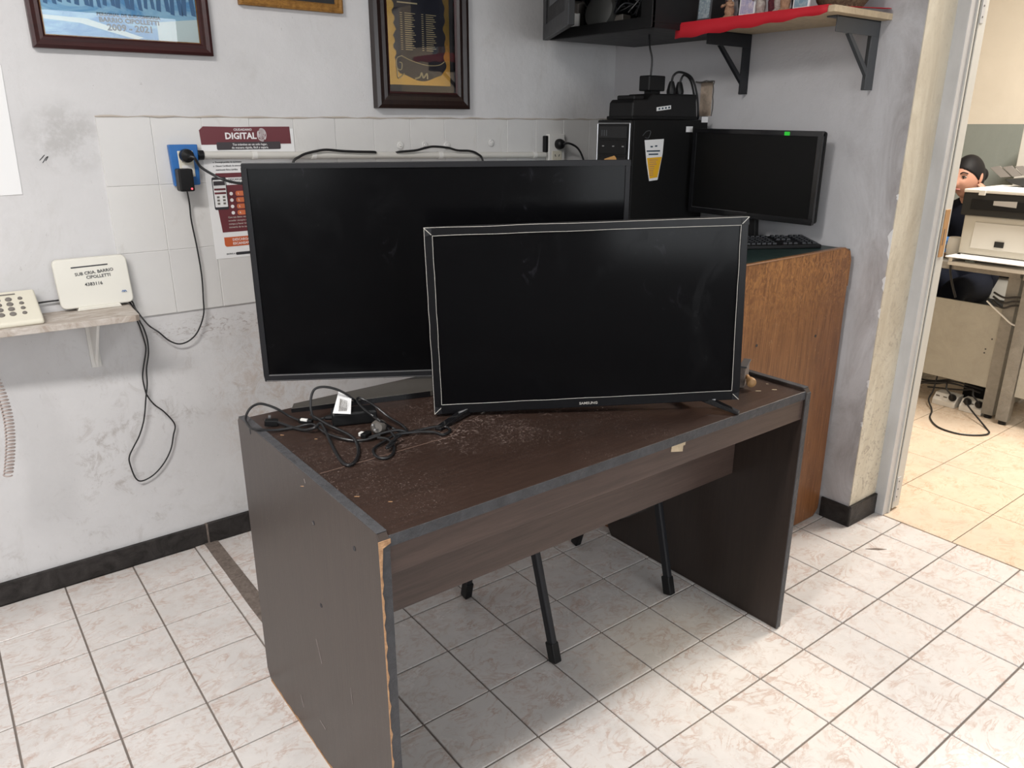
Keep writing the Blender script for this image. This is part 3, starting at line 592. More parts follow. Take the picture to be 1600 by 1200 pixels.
# smaller set in front
W, H = .738, .438
ftv = thing('television', 'smaller black television with peeling protective film on two feet', 'television', (1.2022, 1.2705, .7543))
ftv.rotation_euler = (Matrix.Rotation(-.5812, 3, 'Z') @ Matrix.Rotation(-.0343, 3, 'X') @ Matrix.Rotation(-.0271, 3, 'Y')).to_euler()
bz = tv(ftv, W, H, .06, .017, .022, ('tv_plastic', 'screen_front', 'tv_side'))
def jitter_line(a, b, n=14, amp=.0006):
    a, b = Vector(a), Vector(b); return [a.lerp(b, k/n)+Vector((random.uniform(-amp, amp), 0, random.uniform(-amp, amp))) for k in range(n+1)]
xi, zb, zt2 = W/2-.018, .0235, H-.0185
for a, b in (((-xi, -.0004, zb), (xi, -.0004, zb)), ((-xi, -.0004, zt2), (xi, -.0004, zt2)), ((-xi, -.0004, zb), (-xi, -.0004, zt2)), ((xi, -.0004, zb), (xi, -.0004, zt2)),
             ((-W/2, -.0004, H-.001), (W/2, -.0004, H-.001)), ((-W/2+.0005, -.0004, 0), (-W/2+.0005, -.0004, H))):
    MB().tube(jitter_line(a, b), .00065, 5, 2).build('film_edge', 'film', bz, local=True)
for sx in (-1, 1):
    for zz, s in ((0, 1), (H, -1)):
        MB().add([(sx*W/2, -.0006, zz), (sx*(W/2-.018), -.0006, zz+s*.001), (sx*(W/2-.016), -.0022, zz+s*.016)], [(0, 1, 2)]).add([(sx*W/2, -.0006, zz), (sx*(W/2-.001), -.0008, zz+s*.02), (sx*(W/2-.016), -.0022, zz+s*.016)], [(0, 1, 2)]).build('film_corner', 'tv_matte', bz, local=True)
        MB().tube([(sx*W/2, -.001, zz+s*.0008), (sx*(W/2-.016), -.0024, zz+s*.016)], .0009, 5, 1, False).build('film_edge', 'film', bz, local=True)
text('brand_lettering', 'SAMSUNG', .0085, face_y(.0, -.0006, .0075), 'film', bz, local=True, squash=1.15)
Minv = mat_of(ftv).inverted()
for px, py, bx in ((684, 673, -.285), (1155, 648, .285)):
    tip = at_z(px, py, TZ); lt = Minv @ tip
    zf = lt.z
    bk = Vector((bx-.0, .10, 0)); 
    rootp = Vector((bx, .018, .004)); front = Vector((lt.x, lt.y, zf+.004)); rear = Vector((bx+(bx-lt.x)*.9, .115, (Minv @ (mat_of(ftv) @ Vector((bx+(bx-lt.x)*.9, .115, 0))*1)).z))
    wr = mat_of(ftv) @ rear; wr.z = TZ+.004; rear = Minv @ wr
    def foot(a, b, h0, h1, w0, w1):
        d = (b-a); side = Vector((-d.y, d.x, 0)).normalized(); up = Vector((0, 0, 1)); vs = []
        for p, h, wd in ((a, h0, w0), (b, h1, w1)):
            vs += [p-side*wd-up*h, p+side*wd-up*h, p+side*wd+up*h, p-side*wd+up*h]
        return vs, [(0, 1, 2, 3)[::-1], (4, 5, 6, 7), (0, 1, 5, 4), (1, 2, 6, 5), (2, 3, 7, 6), (3, 0, 4, 7)]
    m = MB(); m.add(*foot(rootp, front, .008, .004, .010, .009)); m.add(*foot(rootp, rear, .008, .004, .010, .009))
    fo = m.build('foot', 'gloss_black', ftv, .002, local=True)
    MB().tube([rootp+Vector((0, -.012, .004)), rootp.lerp(front, .35)+Vector((0, 0, .0075))], .0026, 6, 1, False).build('foot_highlight_trim', 'silver', fo, local=True)

# ================================================================== WOODEN COUNTER in the corner
ctr = thing('reception_counter', 'worn orange-brown wooden counter desk with dark green top', 'counter', (2.15, 1.95, 0))
outl = [(1.80, .004), (2.470, .004), (2.497, .03), (2.497, .08)]+[(2.478, .90)]
outl += [(2.478-.045+.045*math.cos(a), .968+.045*math.sin(a)) for a in [R(x) for x in (0, 20, 40, 60, 80, 90)]]+[(1.80, 1.008)]
fp = MB().prism(outl, XZ, 1.366, 1.388).build('front_panel', 'counter_wood', ctr, .003)
MB().tube([(1.80, 1.366, 1.0085), (2.432, 1.366, 1.0125), (2.465, 1.366, .999), (2.4775, 1.366, .968), (2.4785, 1.366, .88)], .0022, 6, 3, False).build('worn_edge', 'counter_edge', fp)
for px, py in ((1274, 525), (1182, 540)):
    p = at_y(px, py, 1.366); MB().lathe([(.005, 0), (.005, .0008), (.002, .0002)], (p.x, 1.366, p.z), 10, Vector((0, -1, 0))).build('peg_hole', 'ink', fp)
CT = 1.0
MB().box(1.80, XB-.004, 1.389, YA-.018, CT-.025, CT).build('counter_top', 'green_top', ctr, .001)
MB().box(1.80, 1.82, 1.389, YA-.03, .0, CT-.026).build('side_panel', 'counter_wood', ctr)
MB().box(XB-.03, XB-.012, 1.389, YA-.03, .0, CT-.026).build('side_panel', 'counter_wood', ctr)

# tower PC
tx0, tx1, ty0, ty1, tz1 = 2.045, 2.462, 2.0, 2.168, 1.415
pc = thing('computer_tower', 'black tower computer with yellow sticker standing on the green counter', 'computer', ((tx0+tx1)/2, (ty0+ty1)/2, CT))
MB().box(tx0+.018, tx1, ty0, ty1, CT+.010, tz1).build('case', 'black_matte', pc, .004)
MB().box(tx0+.002, tx0+.018, ty0+.001, ty1-.001, CT+.010, tz1-.001).build('front_bezel', 'black', pc, .004)
for y in (ty0+.003, ty1-.003): MB().tube([(tx0+.001, y, CT+.02), (tx0+.001, y, tz1-.012)], .0022, 6, 1, False).build('chrome_strip', 'silver', pc)
MB().tube([(tx0+.001, ty0+.003, tz1-.012), (tx0+.001, ty1-.003, tz1-.012)], .0022, 6, 1, False).build('chrome_strip', 'silver', pc)
dv = MB().box(tx0-.002, tx0+.003, ty0+.016, ty1-.014, tz1-.118, tz1-.070).build('optical_drive', 'black', pc, .0015)
for k, y in enumerate((ty0+.03, ty0+.078, ty0+.13)): MB().box(tx0-.0026, tx0-.0018, y-.005, y+.005, tz1-.092, tz1-.088).build('drive_mark', 'silver', dv)
MB().box(tx0-.001, tx0+.003, ty0+.016, ty1-.014, tz1-.062, tz1-.022).build('open_bay', 'mat_black', pc, .001)
for k in range(3): MB().box(tx0-.0015, tx0, ty1-.055+k*.012, ty1-.050+k*.012, tz1-.055, tz1-.035).build('bay_clip', 'metal_grey', pc)
MB().box(tx0-.002, tx0+.003, ty0+.016, ty1-.014, tz1-.20, tz1-.125).build('drive_cover', 'black', pc, .0015)
MB().prism([(ty0+.055, tz1-.155), (ty0+.125, tz1-.165), (ty0+.12, tz1-.135), (ty0+.07, tz1-.122), (ty0+.06, tz1-.13)], YZ, tx0-.0035, tx0-.002).build('torn_tan_label', 'tan_label', pc)
for k in range(2):
    for j in range(2): MB().box(tx0+.05+k*.34, tx0+.08+k*.34, ty0+.02+j*.11, ty0+.04+j*.11, CT, CT+.011).build('foot', 'black', pc)
Ys = ty0
st = [(px, py) for px, py in ((1007, 219), (1037, 217), (1035, 240), (1027, 281), (1014, 283), (1010, 255))]
pts = [(at_y(px, py, Ys).x, at_y(px, py, Ys).z) for px, py in st]
stk = MB().prism(pts, XZ, Ys-.0012, Ys-.0002).build('sticker', 'paper', pc)
ylo = [(at_y(px, py, Ys).x, at_y(px, py, Ys).z) for px, py in ((1010.5, 247), (1033.5, 245), (1026.5, 277), (1014.5, 279))]
MB().prism(ylo, XZ, Ys-.0018, Ys-.0011).build('yellow_field', 'yellow', stk)
m = MB()
for k in range(8):
    a = at_y(1014, 250+k*3.4, Ys); m.box(a.x, a.x+.045-.003*k-random.uniform(0, .012), Ys-.0022, Ys-.0017, a.z-.002, a.z+.002)
m.build('small_print', 'tan_label', stk)
m = MB()
for px, py, wd in ((1010, 236, .07), (1013, 241, .05), (1016, 229, .012), (1023, 228, .012)):
    a = at_y(px, py, Ys); m.box(a.x, a.x+wd, Ys-.0017, Ys-.0011, a.z-.003, a.z+.002)
m.build('small_print', 'grey_print', stk)
for px, py in ((1101, 187), (1077, 202)):
    a = at_y(px, py, Ys); MB().box(a.x-.018, a.x+.018, Ys-.001, Ys, a.z-.010, a.z+.010).build('inventory_tag', 'paper', pc)
a0 = at_y(1010, 212, Ys); MB().tube([(a0.x-.02, Ys-.001, a0.z), (a0.x, Ys-.001, a0.z+.015), (a0.x+.02, Ys-.001, a0.z+.014), (a0.x+.01, Ys-.001, a0.z-.008), (a0.x-.008, Ys-.001, a0.z-.006)], .0012, 5).build('scrawl', 'metal_grey', pc)

# surge regulator on the tower
ux0, ux1, uy0, uy1, uz0, uz1 = 2.062, 2.40, 2.004, 2.13, tz1+.0005, tz1+.088
ups = thing('voltage_regulator', 'black plastic voltage regulator on top of the computer tower', 'regulator', ((ux0+ux1)/2, (uy0+uy1)/2, uz0))
MB().prism([(ux0, uz0), (ux1, uz0), (ux1, uz1+.002), (ux0+.10, uz1), (ux0+.075, uz1-.018), (ux0+.012, uz1-.020), (ux0+.002, uz1-.032)], XZ, uy0+.006, uy1).build('body', 'black', ups, .006, seg=3)
MB().box(ux0-.004, ux1+.004, uy0, uy1+.004, uz0, uz0+.012).build('base_flange', 'black_matte', ups, .003)
MB().box(ux0+.02, ux0+.07, uy0+.02, uy1-.02, uz1-.022, uz1-.006).build('raised_cap', 'black', ups, .004)
a = at_y(1037, 169, uy0+.006)
lb = MB().obox((a.x, uy0+.0052, a.z), (.075, .0012, .013), (0, -R(6), 0)).build('label_strip', 'paper', ups)
m = MB()
for k in range(4): m.obox((a.x-.024+k*.017, uy0+.0044, a.z+(-.024+k*.017)*.1), (.009, .0006, .006), (0, -R(6), 0))
m.build('small_print', 'grey_print', lb)
# plugs on the regulator
def plug_at(name, label, x, y, z, h, cord):
    t = thing(name, label, 'plug', (x, y, z))
    MB().lathe([(.016, 0), (.017, .012), (.013, .03), (.008, h)], (x, y, z), 14).build('plug_body', 'black', t, smooth=True)
    MB().tube(cord, .0042, 8).build('cord', 'cable', t); return t
ad = thing('power_adapter', 'square black power adapter plugged into the regulator top', 'adapter', (2.195, 2.06, uz1))
MB().box(2.165, 2.25, 2.035, 2.085, uz1+.010, uz1+.062).build('adapter_body', 'black', ad, .004)
MB().box(2.185, 2.235, 2.045, 2.075, uz1-.001, uz1+.011).build('plug_base', 'black', ad)
MB().tube([(2.198, 2.06, uz1+.06), (2.20, 2.06, 1.62), (2.196, 2.07, 1.66), (2.20, 2.08, 1.705)], .0035, 8).build('cord', 'cable', ad)
plug_at('power_plug', 'black plug on the regulator with a cord arching back over it', 2.30, 2.05, uz1+.001, .045, [(2.30, 2.05, uz1+.04), (2.302, 2.045, uz1+.065), (2.33, 2.04, uz1+.078), (2.385, 2.03, uz1+.06), (2.41, 2.02, uz1), (2.425, 2.02, tz1+.02), (2.435, 2.03, tz1+.004)])
plug_at('power_plug', 'black plug at the rear end of the regulator near the broken wall hole', 2.355, 2.06, uz1+.001, .045, [(2.355, 2.06, uz1+.04), (2.37, 2.055, uz1+.07), (2.405, 2.05, uz1+.05), (2.43, 2.045, uz1-.02), (2.445, 2.05, tz1+.004)])

# monitor
mon = thing('computer_monitor', 'black flat monitor with green sticker on the counter beside the tower', 'monitor', (2.385, 1.722, CT))
mw, mh = .505, .303
Rm = (Matrix.Rotation(-1.5046, 3, 'Z') @ Matrix.Rotation(.024, 3, 'X') @ Matrix.Rotation(.014, 3, 'Y')).to_euler()
pan = thing('x', '', '', (2.3766, 1.7287, 1.0798), Rm); 
for k in ('label', 'category'): del pan[k]
pan.name = 'display_panel'; attach(pan, mon)
m = MB(); b_, bb_ = .015, .020
m.box(-mw/2, mw/2, 0, .018, mh-b_, mh).box(-mw/2, mw/2, 0, .018, 0, bb_).box(-mw/2, -mw/2+b_, 0, .018, bb_, mh-b_).box(mw/2-b_, mw/2, 0, .018, bb_, mh-b_)
m.build('bezel', 'gloss_black', pan, .0015, local=True)
MB().box(-mw/2+b_, mw/2-b_, .004, .010, bb_, mh-b_).build('screen', 'screen_matte', pan, local=True)
MB().box(-mw/2+.002, mw/2-.002, .018, .045, .002, mh-.002).build('back_housing', 'black_matte', pan, .008, local=True)
MB().prism(rrect(.118, .138, mh-.016, mh-.004, .002), XZ, -.0008, .0002).build('green_sticker', 'green_tag', pan, local=True)
MB().tube([(-mw/2+.014, .003, bb_), (0, .003, bb_)], .0006, 5, 1, False).build('bezel_glint_line', 'silver', pan, local=True)
MB().lathe([(.078, 0), (.078, .006), (.066, .012), (.02, .016)], (2.405, 1.745, CT+.0005), 28).build('base', 'black', mon, smooth=True)
MB().prism([(1.70, CT+.012), (1.765, CT+.012), (1.755, 1.15), (1.71, 1.15)], YZ, 2.402, 2.425).build('neck', 'black', mon, .003)

# keyboard
kA, kB = Vector((2.222, 1.5866, 0)), Vector((2.449, 1.4516, 0)); kd = (kB-kA).normalized(); ka = math.atan2(kd.y, kd.x)
KW, KD = .44, .135
kc = kB-kd*(KW/2+.002)+Vector((-kd.y, kd.x, 0))*(KD/2)
kb = thing('keyboard', 'black full-size keyboard on the green counter below the monitor', 'keyboard', (kc.x-.012, kc.y+.0, CT), (0, 0, ka))
MB().prism([(-KD/2, 0), (KD/2, 0), (KD/2, .026), (-KD/2, .013)], lambda u, v, t: (t, u, v), -KW/2, KW/2).build('body', 'black', kb, .003, local=True)
key = MB().add([(-.0075, -.0075, 0), (.0075, -.0075, 0), (.0075, .0075, 0), (-.0075, .0075, 0), (-.006, -.006, .006), (.006, -.006, .006), (.006, .006, .006), (-.006, .006, .006)], [(0, 3, 2, 1), (4, 5, 6, 7), (0, 1, 5, 4), (1, 2, 6, 5), (2, 3, 7, 6), (3, 0, 4, 7)]).mesh('key'); key.materials.append(M['metal_black'])
kt = math.atan2(.013, KD)
for rr in range(6):
    y = -KD/2+.02+rr*.0185+(.006 if rr == 5 else 0)
    cols = list(range(15))+[16, 17, 18]+[19.6, 20.6, 21.6, 22.3]
    for ccol in cols:
        if rr == 0 and 3 <= ccol <= 8: continue
        if rr in (1, 2) and ccol in (16, 18) : continue
        if rr == 2 and ccol == 17: continue
        if ccol == 22.3: continue
        x = -KW/2+.016+ccol*.0187
        place(key, 'key', kb, (x, y, .0125+(y+KD/2)*.096), 0, 0, kt)
MB().obox((-KW/2+.016+5.5*.0187, -KD/2+.02, .0165), (.108, .014, .006), (kt, 0, 0)).build('space_bar', 'metal_black', kb, .001, local=True)

# ================================================================== OPEN BLACK CABINET high in the corner
bx0, bx1, by0, by1, bz0, bz1 = 2.048, XB, 1.925, 2.452, 1.702, 2.10
cab = thing('wall_cabinet', 'black wall cabinet full of cables in the corner with one door open', 'cabinet', ((bx0+bx1)/2, (by0+by1)/2, bz0))
th = .018
MB().box(bx0, bx1, by0, by1, bz0, bz0+th).build('bottom_board', 'cabinet_black', cab, .001)
MB().box(bx0, bx1, by0, by1, bz1-th, bz1).build('top_board', 'cabinet_black', cab, .001)
MB().box(bx0, bx1, by0, by0+th, bz0+th, bz1-th).build('side_board', 'cabinet_black', cab, .001)
MB().box(bx0, bx1, by1-th, by1, bz0+th, bz1-th).build('side_board', 'cabinet_black', cab, .001)
MB().box(bx1-.008, bx1, by0+th, by1-th, bz0+th, bz1-th).build('back_board', 'mat_black', cab)
MB().box(bx0-.004, bx0+.012, by0, by1, bz0, bz0+.035).build('front_rail', 'cabinet_black', cab, .001)
MB().box(bx0-.004, bx0+.012, by0, by0+.05, bz0+.035, bz1).build('front_stile', 'cabinet_black', cab, .001)
h0 = Vector((2.037, 2.470, 0)); h1 = Vector((1.790, 2.045, 0)); dd = (h1-h0).normalized(); nn = Vector((-dd.y, dd.x, 0)); 
if nn.dot(-h0) < 0: nn = -nn
L_ = (h1-h0).length; DF = lambda u, v, t: tuple(h0+dd*u+nn*t+Vector((0, 0, v)))
dr = MB().prism([(0, bz0), (L_, bz0), (L_, bz1), (0, bz1)], DF, -.018, 0).build('door', 'cabinet_black', cab, .001)
m = MB()
for a, b, c, d in ((0, L_, bz0, bz0+.05), (L_-.06, L_, bz0+.05, bz1), (0, .06, bz0+.05, bz1)): m.prism([(a, c), (b, c), (b, d), (a, d)], DF, 0, .004)
m.build('door_frame_moulding', 'metal_black', dr, .001)
MB().prism([(.12, bz0+.10), (.36, bz0+.10), (.36, bz1-.05), (.12, bz1-.05)], DF, .0005, .0015).build('door_sticker', 'metal_grey', dr)
q = Vector(DF(.28, bz0+.15, .0012)); MB().lathe([(.018, 0), (.018, .001)], q, 16, nn).build('red_dot', 'red_cloth', dr)
# things inside
t = thing('power_adapter', 'white tipped grey adapter lying in the black wall cabinet', 'adapter', (2.10, 2.33, bz0+th+.035))
MB().obox((2.085, 2.345, bz0+th+.055), (.05, .045, .10), (R(8), R(-14), R(20))).build('adapter_body', 'plug_grey', t, .004)
MB().obox((2.066, 2.333, bz0+th+.038), (.012, .044, .055), (R(8), R(-14), R(20))).build('white_end', 'white', t, .002)
tag(MB().lathe([(.058, 0), (.062, .006), (.058, .03), (.045, .036), (.02, .037)], (2.10, 2.215, bz0+th+.053), 24, Vector((-1, -.2, .25))).build('cable_spool', 'plug_dark', None, smooth=True), 'round grey disc among cables in the black wall cabinet', 'spool')
tag(MB().obox((2.12, 2.09, bz0+.145), (.03, .05, .06), (0, 0, .4)).build('cable_label', 'paper', None, .002), 'white tag on a cable inside the black wall cabinet', 'tag')
tag(MB().obox((2.13, 2.16, bz0+th+.024), (.05, .06, .045), (0, 0, .2)).build('small_box', 'plug_grey', None, .003), 'small grey block behind the disc in the black wall cabinet', 'box')
def rc(n, a): return Vector((random.uniform(2.07, 2.2), a, random.uniform(bz0+.045, bz0+.20)))
for k in range(9):
    ys = [2.40-.062*j+random.uniform(-.03, .03) for j in range(7)]
    tag(MB().tube([rc(0, min(max(y, 1.985), 2.42)) for y in ys], .0033, 7).build('loose_cable', 'metal_black' if k % 2 else 'cable'), 'tangled dark cable inside the open black wall cabinet', 'cable', 'cables in the wall cabinet')

# ================================================================== RED CLOTH SHELF
sy0, sy1, sx0, sz = 1.36, 1.915, 2.19, 1.705
shf = thing('wall_shelf', 'pale wooden wall shelf with red cloth and black brackets', 'shelf', (2.35, 1.64, sz))
MB().box(sx0, XB, sy0, sy1, sz, sz+.018).build('board', 'shelf_wood', shf, .001)
n = 24; vs = []; fs = []
for i in range(n+1):
    y = sy0+.02+(sy1+.03-sy0-.02)*i/n; dr_ = (.012+.030*(i/n)**.7)+.003*math.sin(i*1.3)
    for (x, z) in ((XB-.01, sz+.0195), (sx0+.06, sz+.0195+.001*math.sin(i)), (sx0-.001, sz+.0200), (sx0-.005, sz+.012), (sx0-.006+.002*math.sin(i*.9), sz+.012-dr_)): vs.append((x, y, z))
fs = [(i*5+j, (i+1)*5+j, (i+1)*5+j+1, i*5+j+1) for i in range(n) for j in range(4)]
cl = MB().add(vs, fs).build('red_cloth', 'red_cloth', shf, smooth=True); sm = cl.modifiers.new('s', 'SOLIDIFY'); sm.thickness = .0015; sm.offset = 0
MB().prism([(XB-.25, sy0+.02), (XB-.02, sy0-.004), (XB-.005, sy0+.01), (XB-.005, sy0+.03)], lambda u, v, t: (u, v, sz+.0195+t+max(0, (u-XB+.06))*.25), 0, .0015).build('cloth_corner', 'red_cloth', shf)
def bracket(y, mat):
    b = MB(); b.box(XB-.245, XB-.003, y-.001, y+.003, sz-.045, sz-.0005).box(XB-.245, XB-.003, y-.001, y+.035, sz-.004, sz-.0005)
    b.box(XB-.045, XB-.001, y-.001, y+.003, sz-.20, sz-.045).box(XB-.005, XB-.001, y-.001, y+.035, sz-.20, sz-.004)
    o = b.build('bracket', mat, shf, .0008)
    MB().prism([(XB-.175, sz-.045), (XB-.155, sz-.045), (XB-.030, sz-.150), (XB-.030, sz-.172)], XZ, y, y+.012).build('brace', mat, o, .0006)
bracket(1.395, 'metal_grey'); bracket(1.872, 'metal_black')
SZ = sz+.0212
def card(y, w_, h_, mat, label, x=2.235, lean=.06, frame='glass_edge'):
    t = thing('picture_card', label, 'picture', (x, y, SZ), (0, 0, R(-90)))
    MB().obox((0, .006+lean*h_*.5, h_/2), (w_, .006, h_), (-lean, 0, 0)).build('frame', 'metal_grey' if frame == 'd' else 'paper', t, .0008, local=True)
    MB().obox((0, .0025+lean*h_*.5, h_/2+.002), (w_*.82, .0015, h_*.86), (-lean, 0, 0)).build('print', mat, t, local=True); return t
card(1.865, .055, .11, 'card_grey', 'small grey framed picture at the cabinet end of the red shelf', 2.225, frame='d')
card(1.70, .060, .10, 'card_lilac', 'lilac picture card with white border on the red shelf')
card(1.505, .055, .10, 'card_blue', 'blue picture card on the red shelf by the woven bowl')
def figurine(y, x, h, mat, label, arms=True):
    t = thing('figurine', label, 'figurine', (x, y, SZ))
    MB().lathe([(.018, 0), (.020, .006), (.013, .012), (.016, h*.3), (.012, h*.55), (.014, h*.68), (.006, h*.76), (.009, h*.85), (.008, h*.95), (.002, h)], (x, y, SZ), 14).build('body', mat, t, smooth=True)
    if arms:
        for s in (-1, 1): MB().tube([(x, y+s*.012, SZ+h*.64), (x-.012, y+s*.022, SZ+h*.52), (x-.022, y+s*.010, SZ+h*.55)], .004, 6).build('arm', mat, t, smooth=True)
    MB().box(x-.02, x+.02, y-.02, y+.02, SZ, SZ+.004).build('base', mat, t)
figurine(1.765, 2.235, .07, 'clay', 'small clay figurine beside the lilac card on the red shelf')
figurine(1.80, 2.30, .12, 'silver', 'slim silvery figurine behind the clay figure on the red shelf')
figurine(1.655, 2.25, .09, 'figure_white', 'pale plaster figurine to the doorway side of the lilac card')
figurine(1.625, 2.27, .12, 'figure_red', 'dark red figurine next to the pale plaster figure')
figurine(1.585, 2.245, .11, 'figure_white', 'speckled white figurine between the red figures on the shelf')
figurine(1.560, 2.24, .10, 'clay', 'reddish brown slim figurine nearest the blue card', False)
figurine(1.535, 2.26, .12, 'black', 'black figurine next to the blue card on the red shelf')
bowl = thing('woven_bowl', 'dark woven bowl at the doorway end of the red shelf', 'bowl', (2.36, 1.435, SZ))
MB().lathe([(.045, 0), (.055, .004), (.075, .03), (.085, .06), (.088, .09), (.08, .09), (.068, .03), (.04, .008)], (2.37, 1.45, SZ), 28).build('bowl_body', 'wicker', bowl, smooth=True)
for k in range(4): MB().tube([(2.37+(.058+.03*math.sqrt(k/4))*math.cos(a), 1.45+(.058+.03*math.sqrt(k/4))*math.sin(a), SZ+.012+k*.022) for a in [R(15*i) for i in range(25)]], .0028, 6, 1, False).build('woven_band', 'metal_grey' if k % 2 else 'clay', bowl)

# ================================================================== WALL PICTURES
yw = YA-.0005
def hanging(label, x0, x1, z0, z1, wd, mat, yf): 
    t = thing('framed_picture', label, 'picture', ((x0+x1)/2, yw, z0)); f = picture_frame(MB(), x0, x1, z0, z1, wd, yw, yf).build('moulding', mat, t, smooth=False); return t, f
t, f = hanging('mahogany framed blue group photograph with lettering on the white wall', .338, .809, 1.592, 1.94, .034, 'mahogany', YA-.024)
ph = MB().box(.370, .777, YA-.012, YA-.002, 1.624, 1.908).build('photo_print', 'bluephoto', t)
picture_frame(MB(), .369, .778, 1.623, 1.909, .004, YA-.012, YA-.0155, [(0, YA-.012), (0, YA-.0155), (1, YA-.0155), (1, YA-.012)]).build('gold_inner_line', 'goldframe', f)
for sgn, (x, z, s) in enumerate(((.395, 1.70, 1), (.43, 1.70, 1), (.472, 1.69, 1.15), (.505, 1.70, .9), (.54, 1.70, 1), (.575, 1.69, 1.2), (.61, 1.70, 1), (.645, 1.70, .9), (.682, 1.69, 1.15), (.718, 1.695, 1.1), (.752, 1.69, 1.2))):
    z += .010+.006*((sgn*7) % 3-1)
    m = MB()
    for k in (-1, 1): m.prism([(x+k*.011*s-.004*s, z), (x+k*.011*s+.006*s, z-.003), (x+k*.006*s+.006*s, z+.07*s), (x+k*.006*s-.006*s, z+.07*s)], XZ, YA-.0126, YA-.012)
    m.prism([(x-.014*s, z+.06*s), (x+.014*s, z+.06*s), (x+.017*s, z+.13*s), (x, z+.15*s), (x-.017*s, z+.13*s)], XZ, YA-.0126, YA-.012).build('figure_silhouette', 'bluedark', ph)
MB().prism([(.66, 1.626), (.776, 1.626), (.776, 1.69), (.66, 1.675)], XZ, YA-.0124, YA-.012).build('pale_patch', 'bluepale', ph)
MB().prism([(.372, 1.665), (.46, 1.66), (.60, 1.626), (.62, 1.632), (.48, 1.672), (.372, 1.675)], XZ, YA-.0124, YA-.012).build('pale_patch', 'bluepale', ph)
for s, z, sz_ in (('PERSONAL DE SUBCOMISARIA', 1.682, .0115), ('BARRIO CIPOLLETTI', 1.667, .0165), ('2009 - 2021', 1.646, .0235)):
    text('lettering', s, sz_, face_y(.588, YA-.0128, z), 'grey_print', ph, extr=.0002, squash=1.06, bold=.03)
MB().box(.371, .776, YA-.0158, YA-.0150, 1.625, 1.907).build('glass_pane', 'glass', t)
t, f = hanging('narrow gold framed picture high on the white wall', .905, 1.245, 1.742, 2.1, .026, 'goldframe', YA-.022)
MB().box(.930, 1.22, YA-.010, YA-.002, 1.767, 2.075).build('mount', 'mat_black', t)
MB().box(.955, 1.195, YA-.012, YA-.0101, 1.79, 2.05).build('print', 'card_grey', t)
t, f = hanging('black framed gold award plaque with scroll design on the wall', 1.3465, 1.731, 1.452, 2.05, .050, 'darkframe', YA-.036)
picture_frame(MB(), 1.3465+.05, 1.731-.05, 1.502, 2.0, .006, YA-.02, YA-.028, [(0, YA-.02), (0, YA-.028), (1, YA-.024), (1, YA-.02)]).build('inner_bead', 'mahogany', f)
MB().box(1.396, 1.682, YA-.012, YA-.002, 1.502, 2.0).build('mount', 'mat_black', t)
gx0, gx1, gz0, gz1 = 1.406, 1.657, 1.530, 1.98
gp = MB().box(gx0, gx1, YA-.016, YA-.012, gz0, gz1).build('gold_plate', 'gold', t, .0008)
edge = []
for k in range(40): edge.append((gx0+.026+.005*math.sin(k*1.7)+.003*math.sin(k*.61), gz0+.06+(gz1-gz0-.065)*k/39))
for k in range(39, -1, -1): edge.append((gx1-.022+.004*math.sin(k*1.31)+.003*math.cos(k*.7), gz0+.06+(gz1-gz0-.065)*k/39))
for k in range(1, 12): edge.append((gx1-.022-(gx1-gx0-.048)*k/12, gz0+.032+.012*math.cos(k*.55)-.006))
MB().prism(edge, XZ, YA-.0172, YA-.016).build('dark_scroll', 'navy', gp)
MB().tube([(gx0+.05, YA-.018, gz0+.095), (gx0+.09, YA-.018, gz0+.080), (gx0+.15, YA-.018, gz0+.068), (gx0+.20, YA-.018, gz0+.070), (gx0+.225, YA-.018, gz0+.082)], .0018, 6).build('scroll_line', 'gold_line', gp)
MB().tube([(gx0+.05, YA-.018, gz0+.095), (gx0+.030, YA-.018, gz0+.085), (gx0+.030, YA-.018, gz0+.055), (gx0+.046, YA-.018, gz0+.050), (gx0+.050, YA-.018, gz0+.070), (gx0+.040, YA-.018, gz0+.074)], .0018, 6).build('scroll_curl', 'gold_line', gp)
MB().tube([(gx0+.030, YA-.018, gz0+.055), (gx0+.034, YA-.018, gz0+.022), (gx0+.058, YA-.018, gz0+.038)], .0018, 6).build('scroll_curl', 'gold_line', gp)
MB().tube([(gx0+.10, YA-.018, gz0+.022), (gx0+.12, YA-.018, gz0+.028), (gx0+.128, YA-.018, gz0+.042), (gx0+.135, YA-.018, gz0+.026), (gx0+.15, YA-.018, gz0+.040), (gx0+.152, YA-.018, gz0+.022)], .0030, 6).build('flourish', 'gold_line', gp)
m = MB()
for k in range(18):
    z = gz0+.115+k*.0068
    for xx in (gx0+.05, gx0+.135):
        m.box(xx, xx+.008, YA-.0176, YA-.0172, z, z+.002).box(xx+.018, xx+.018+.028+.016*((k*37) % 10)/10, YA-.0176, YA-.0172, z, z+.002)
for z, x0_, x1_ in ((gz0+.262, .04, .12), (gz0+.285, .04, .20)): m.box(gx0+x0_, gx0+x1_, YA-.0176, YA-.0172, z, z+.004)
m.build('engraved_lines', 'gold_line', gp)
cz = gz0+.345; ccx = (gx0+gx1)/2-.005
em = MB().prism([(ccx-.018, cz+.03), (ccx+.018, cz+.03), (ccx+.02, cz), (ccx+.012, cz-.024), (ccx, cz-.034), (ccx-.012, cz-.024), (ccx-.02, cz)], XZ, YA-.0185, YA-.0172).build('crest', 'gold_line', gp)
MB().prism([(ccx-.010, cz+.018), (ccx+.010, cz+.018), (ccx+.011, cz-.004), (ccx, cz-.02), (ccx-.011, cz-.004)], XZ, YA-.0190, YA-.0185).build('crest_field', 'navy', em)
MB().lathe([(.010, 0), (.012, .004), (.006, .006)], (ccx, YA-.0172, cz+.042), 12, Vector((0, -1, 0))).build('crest_sun', 'gold_line', em)
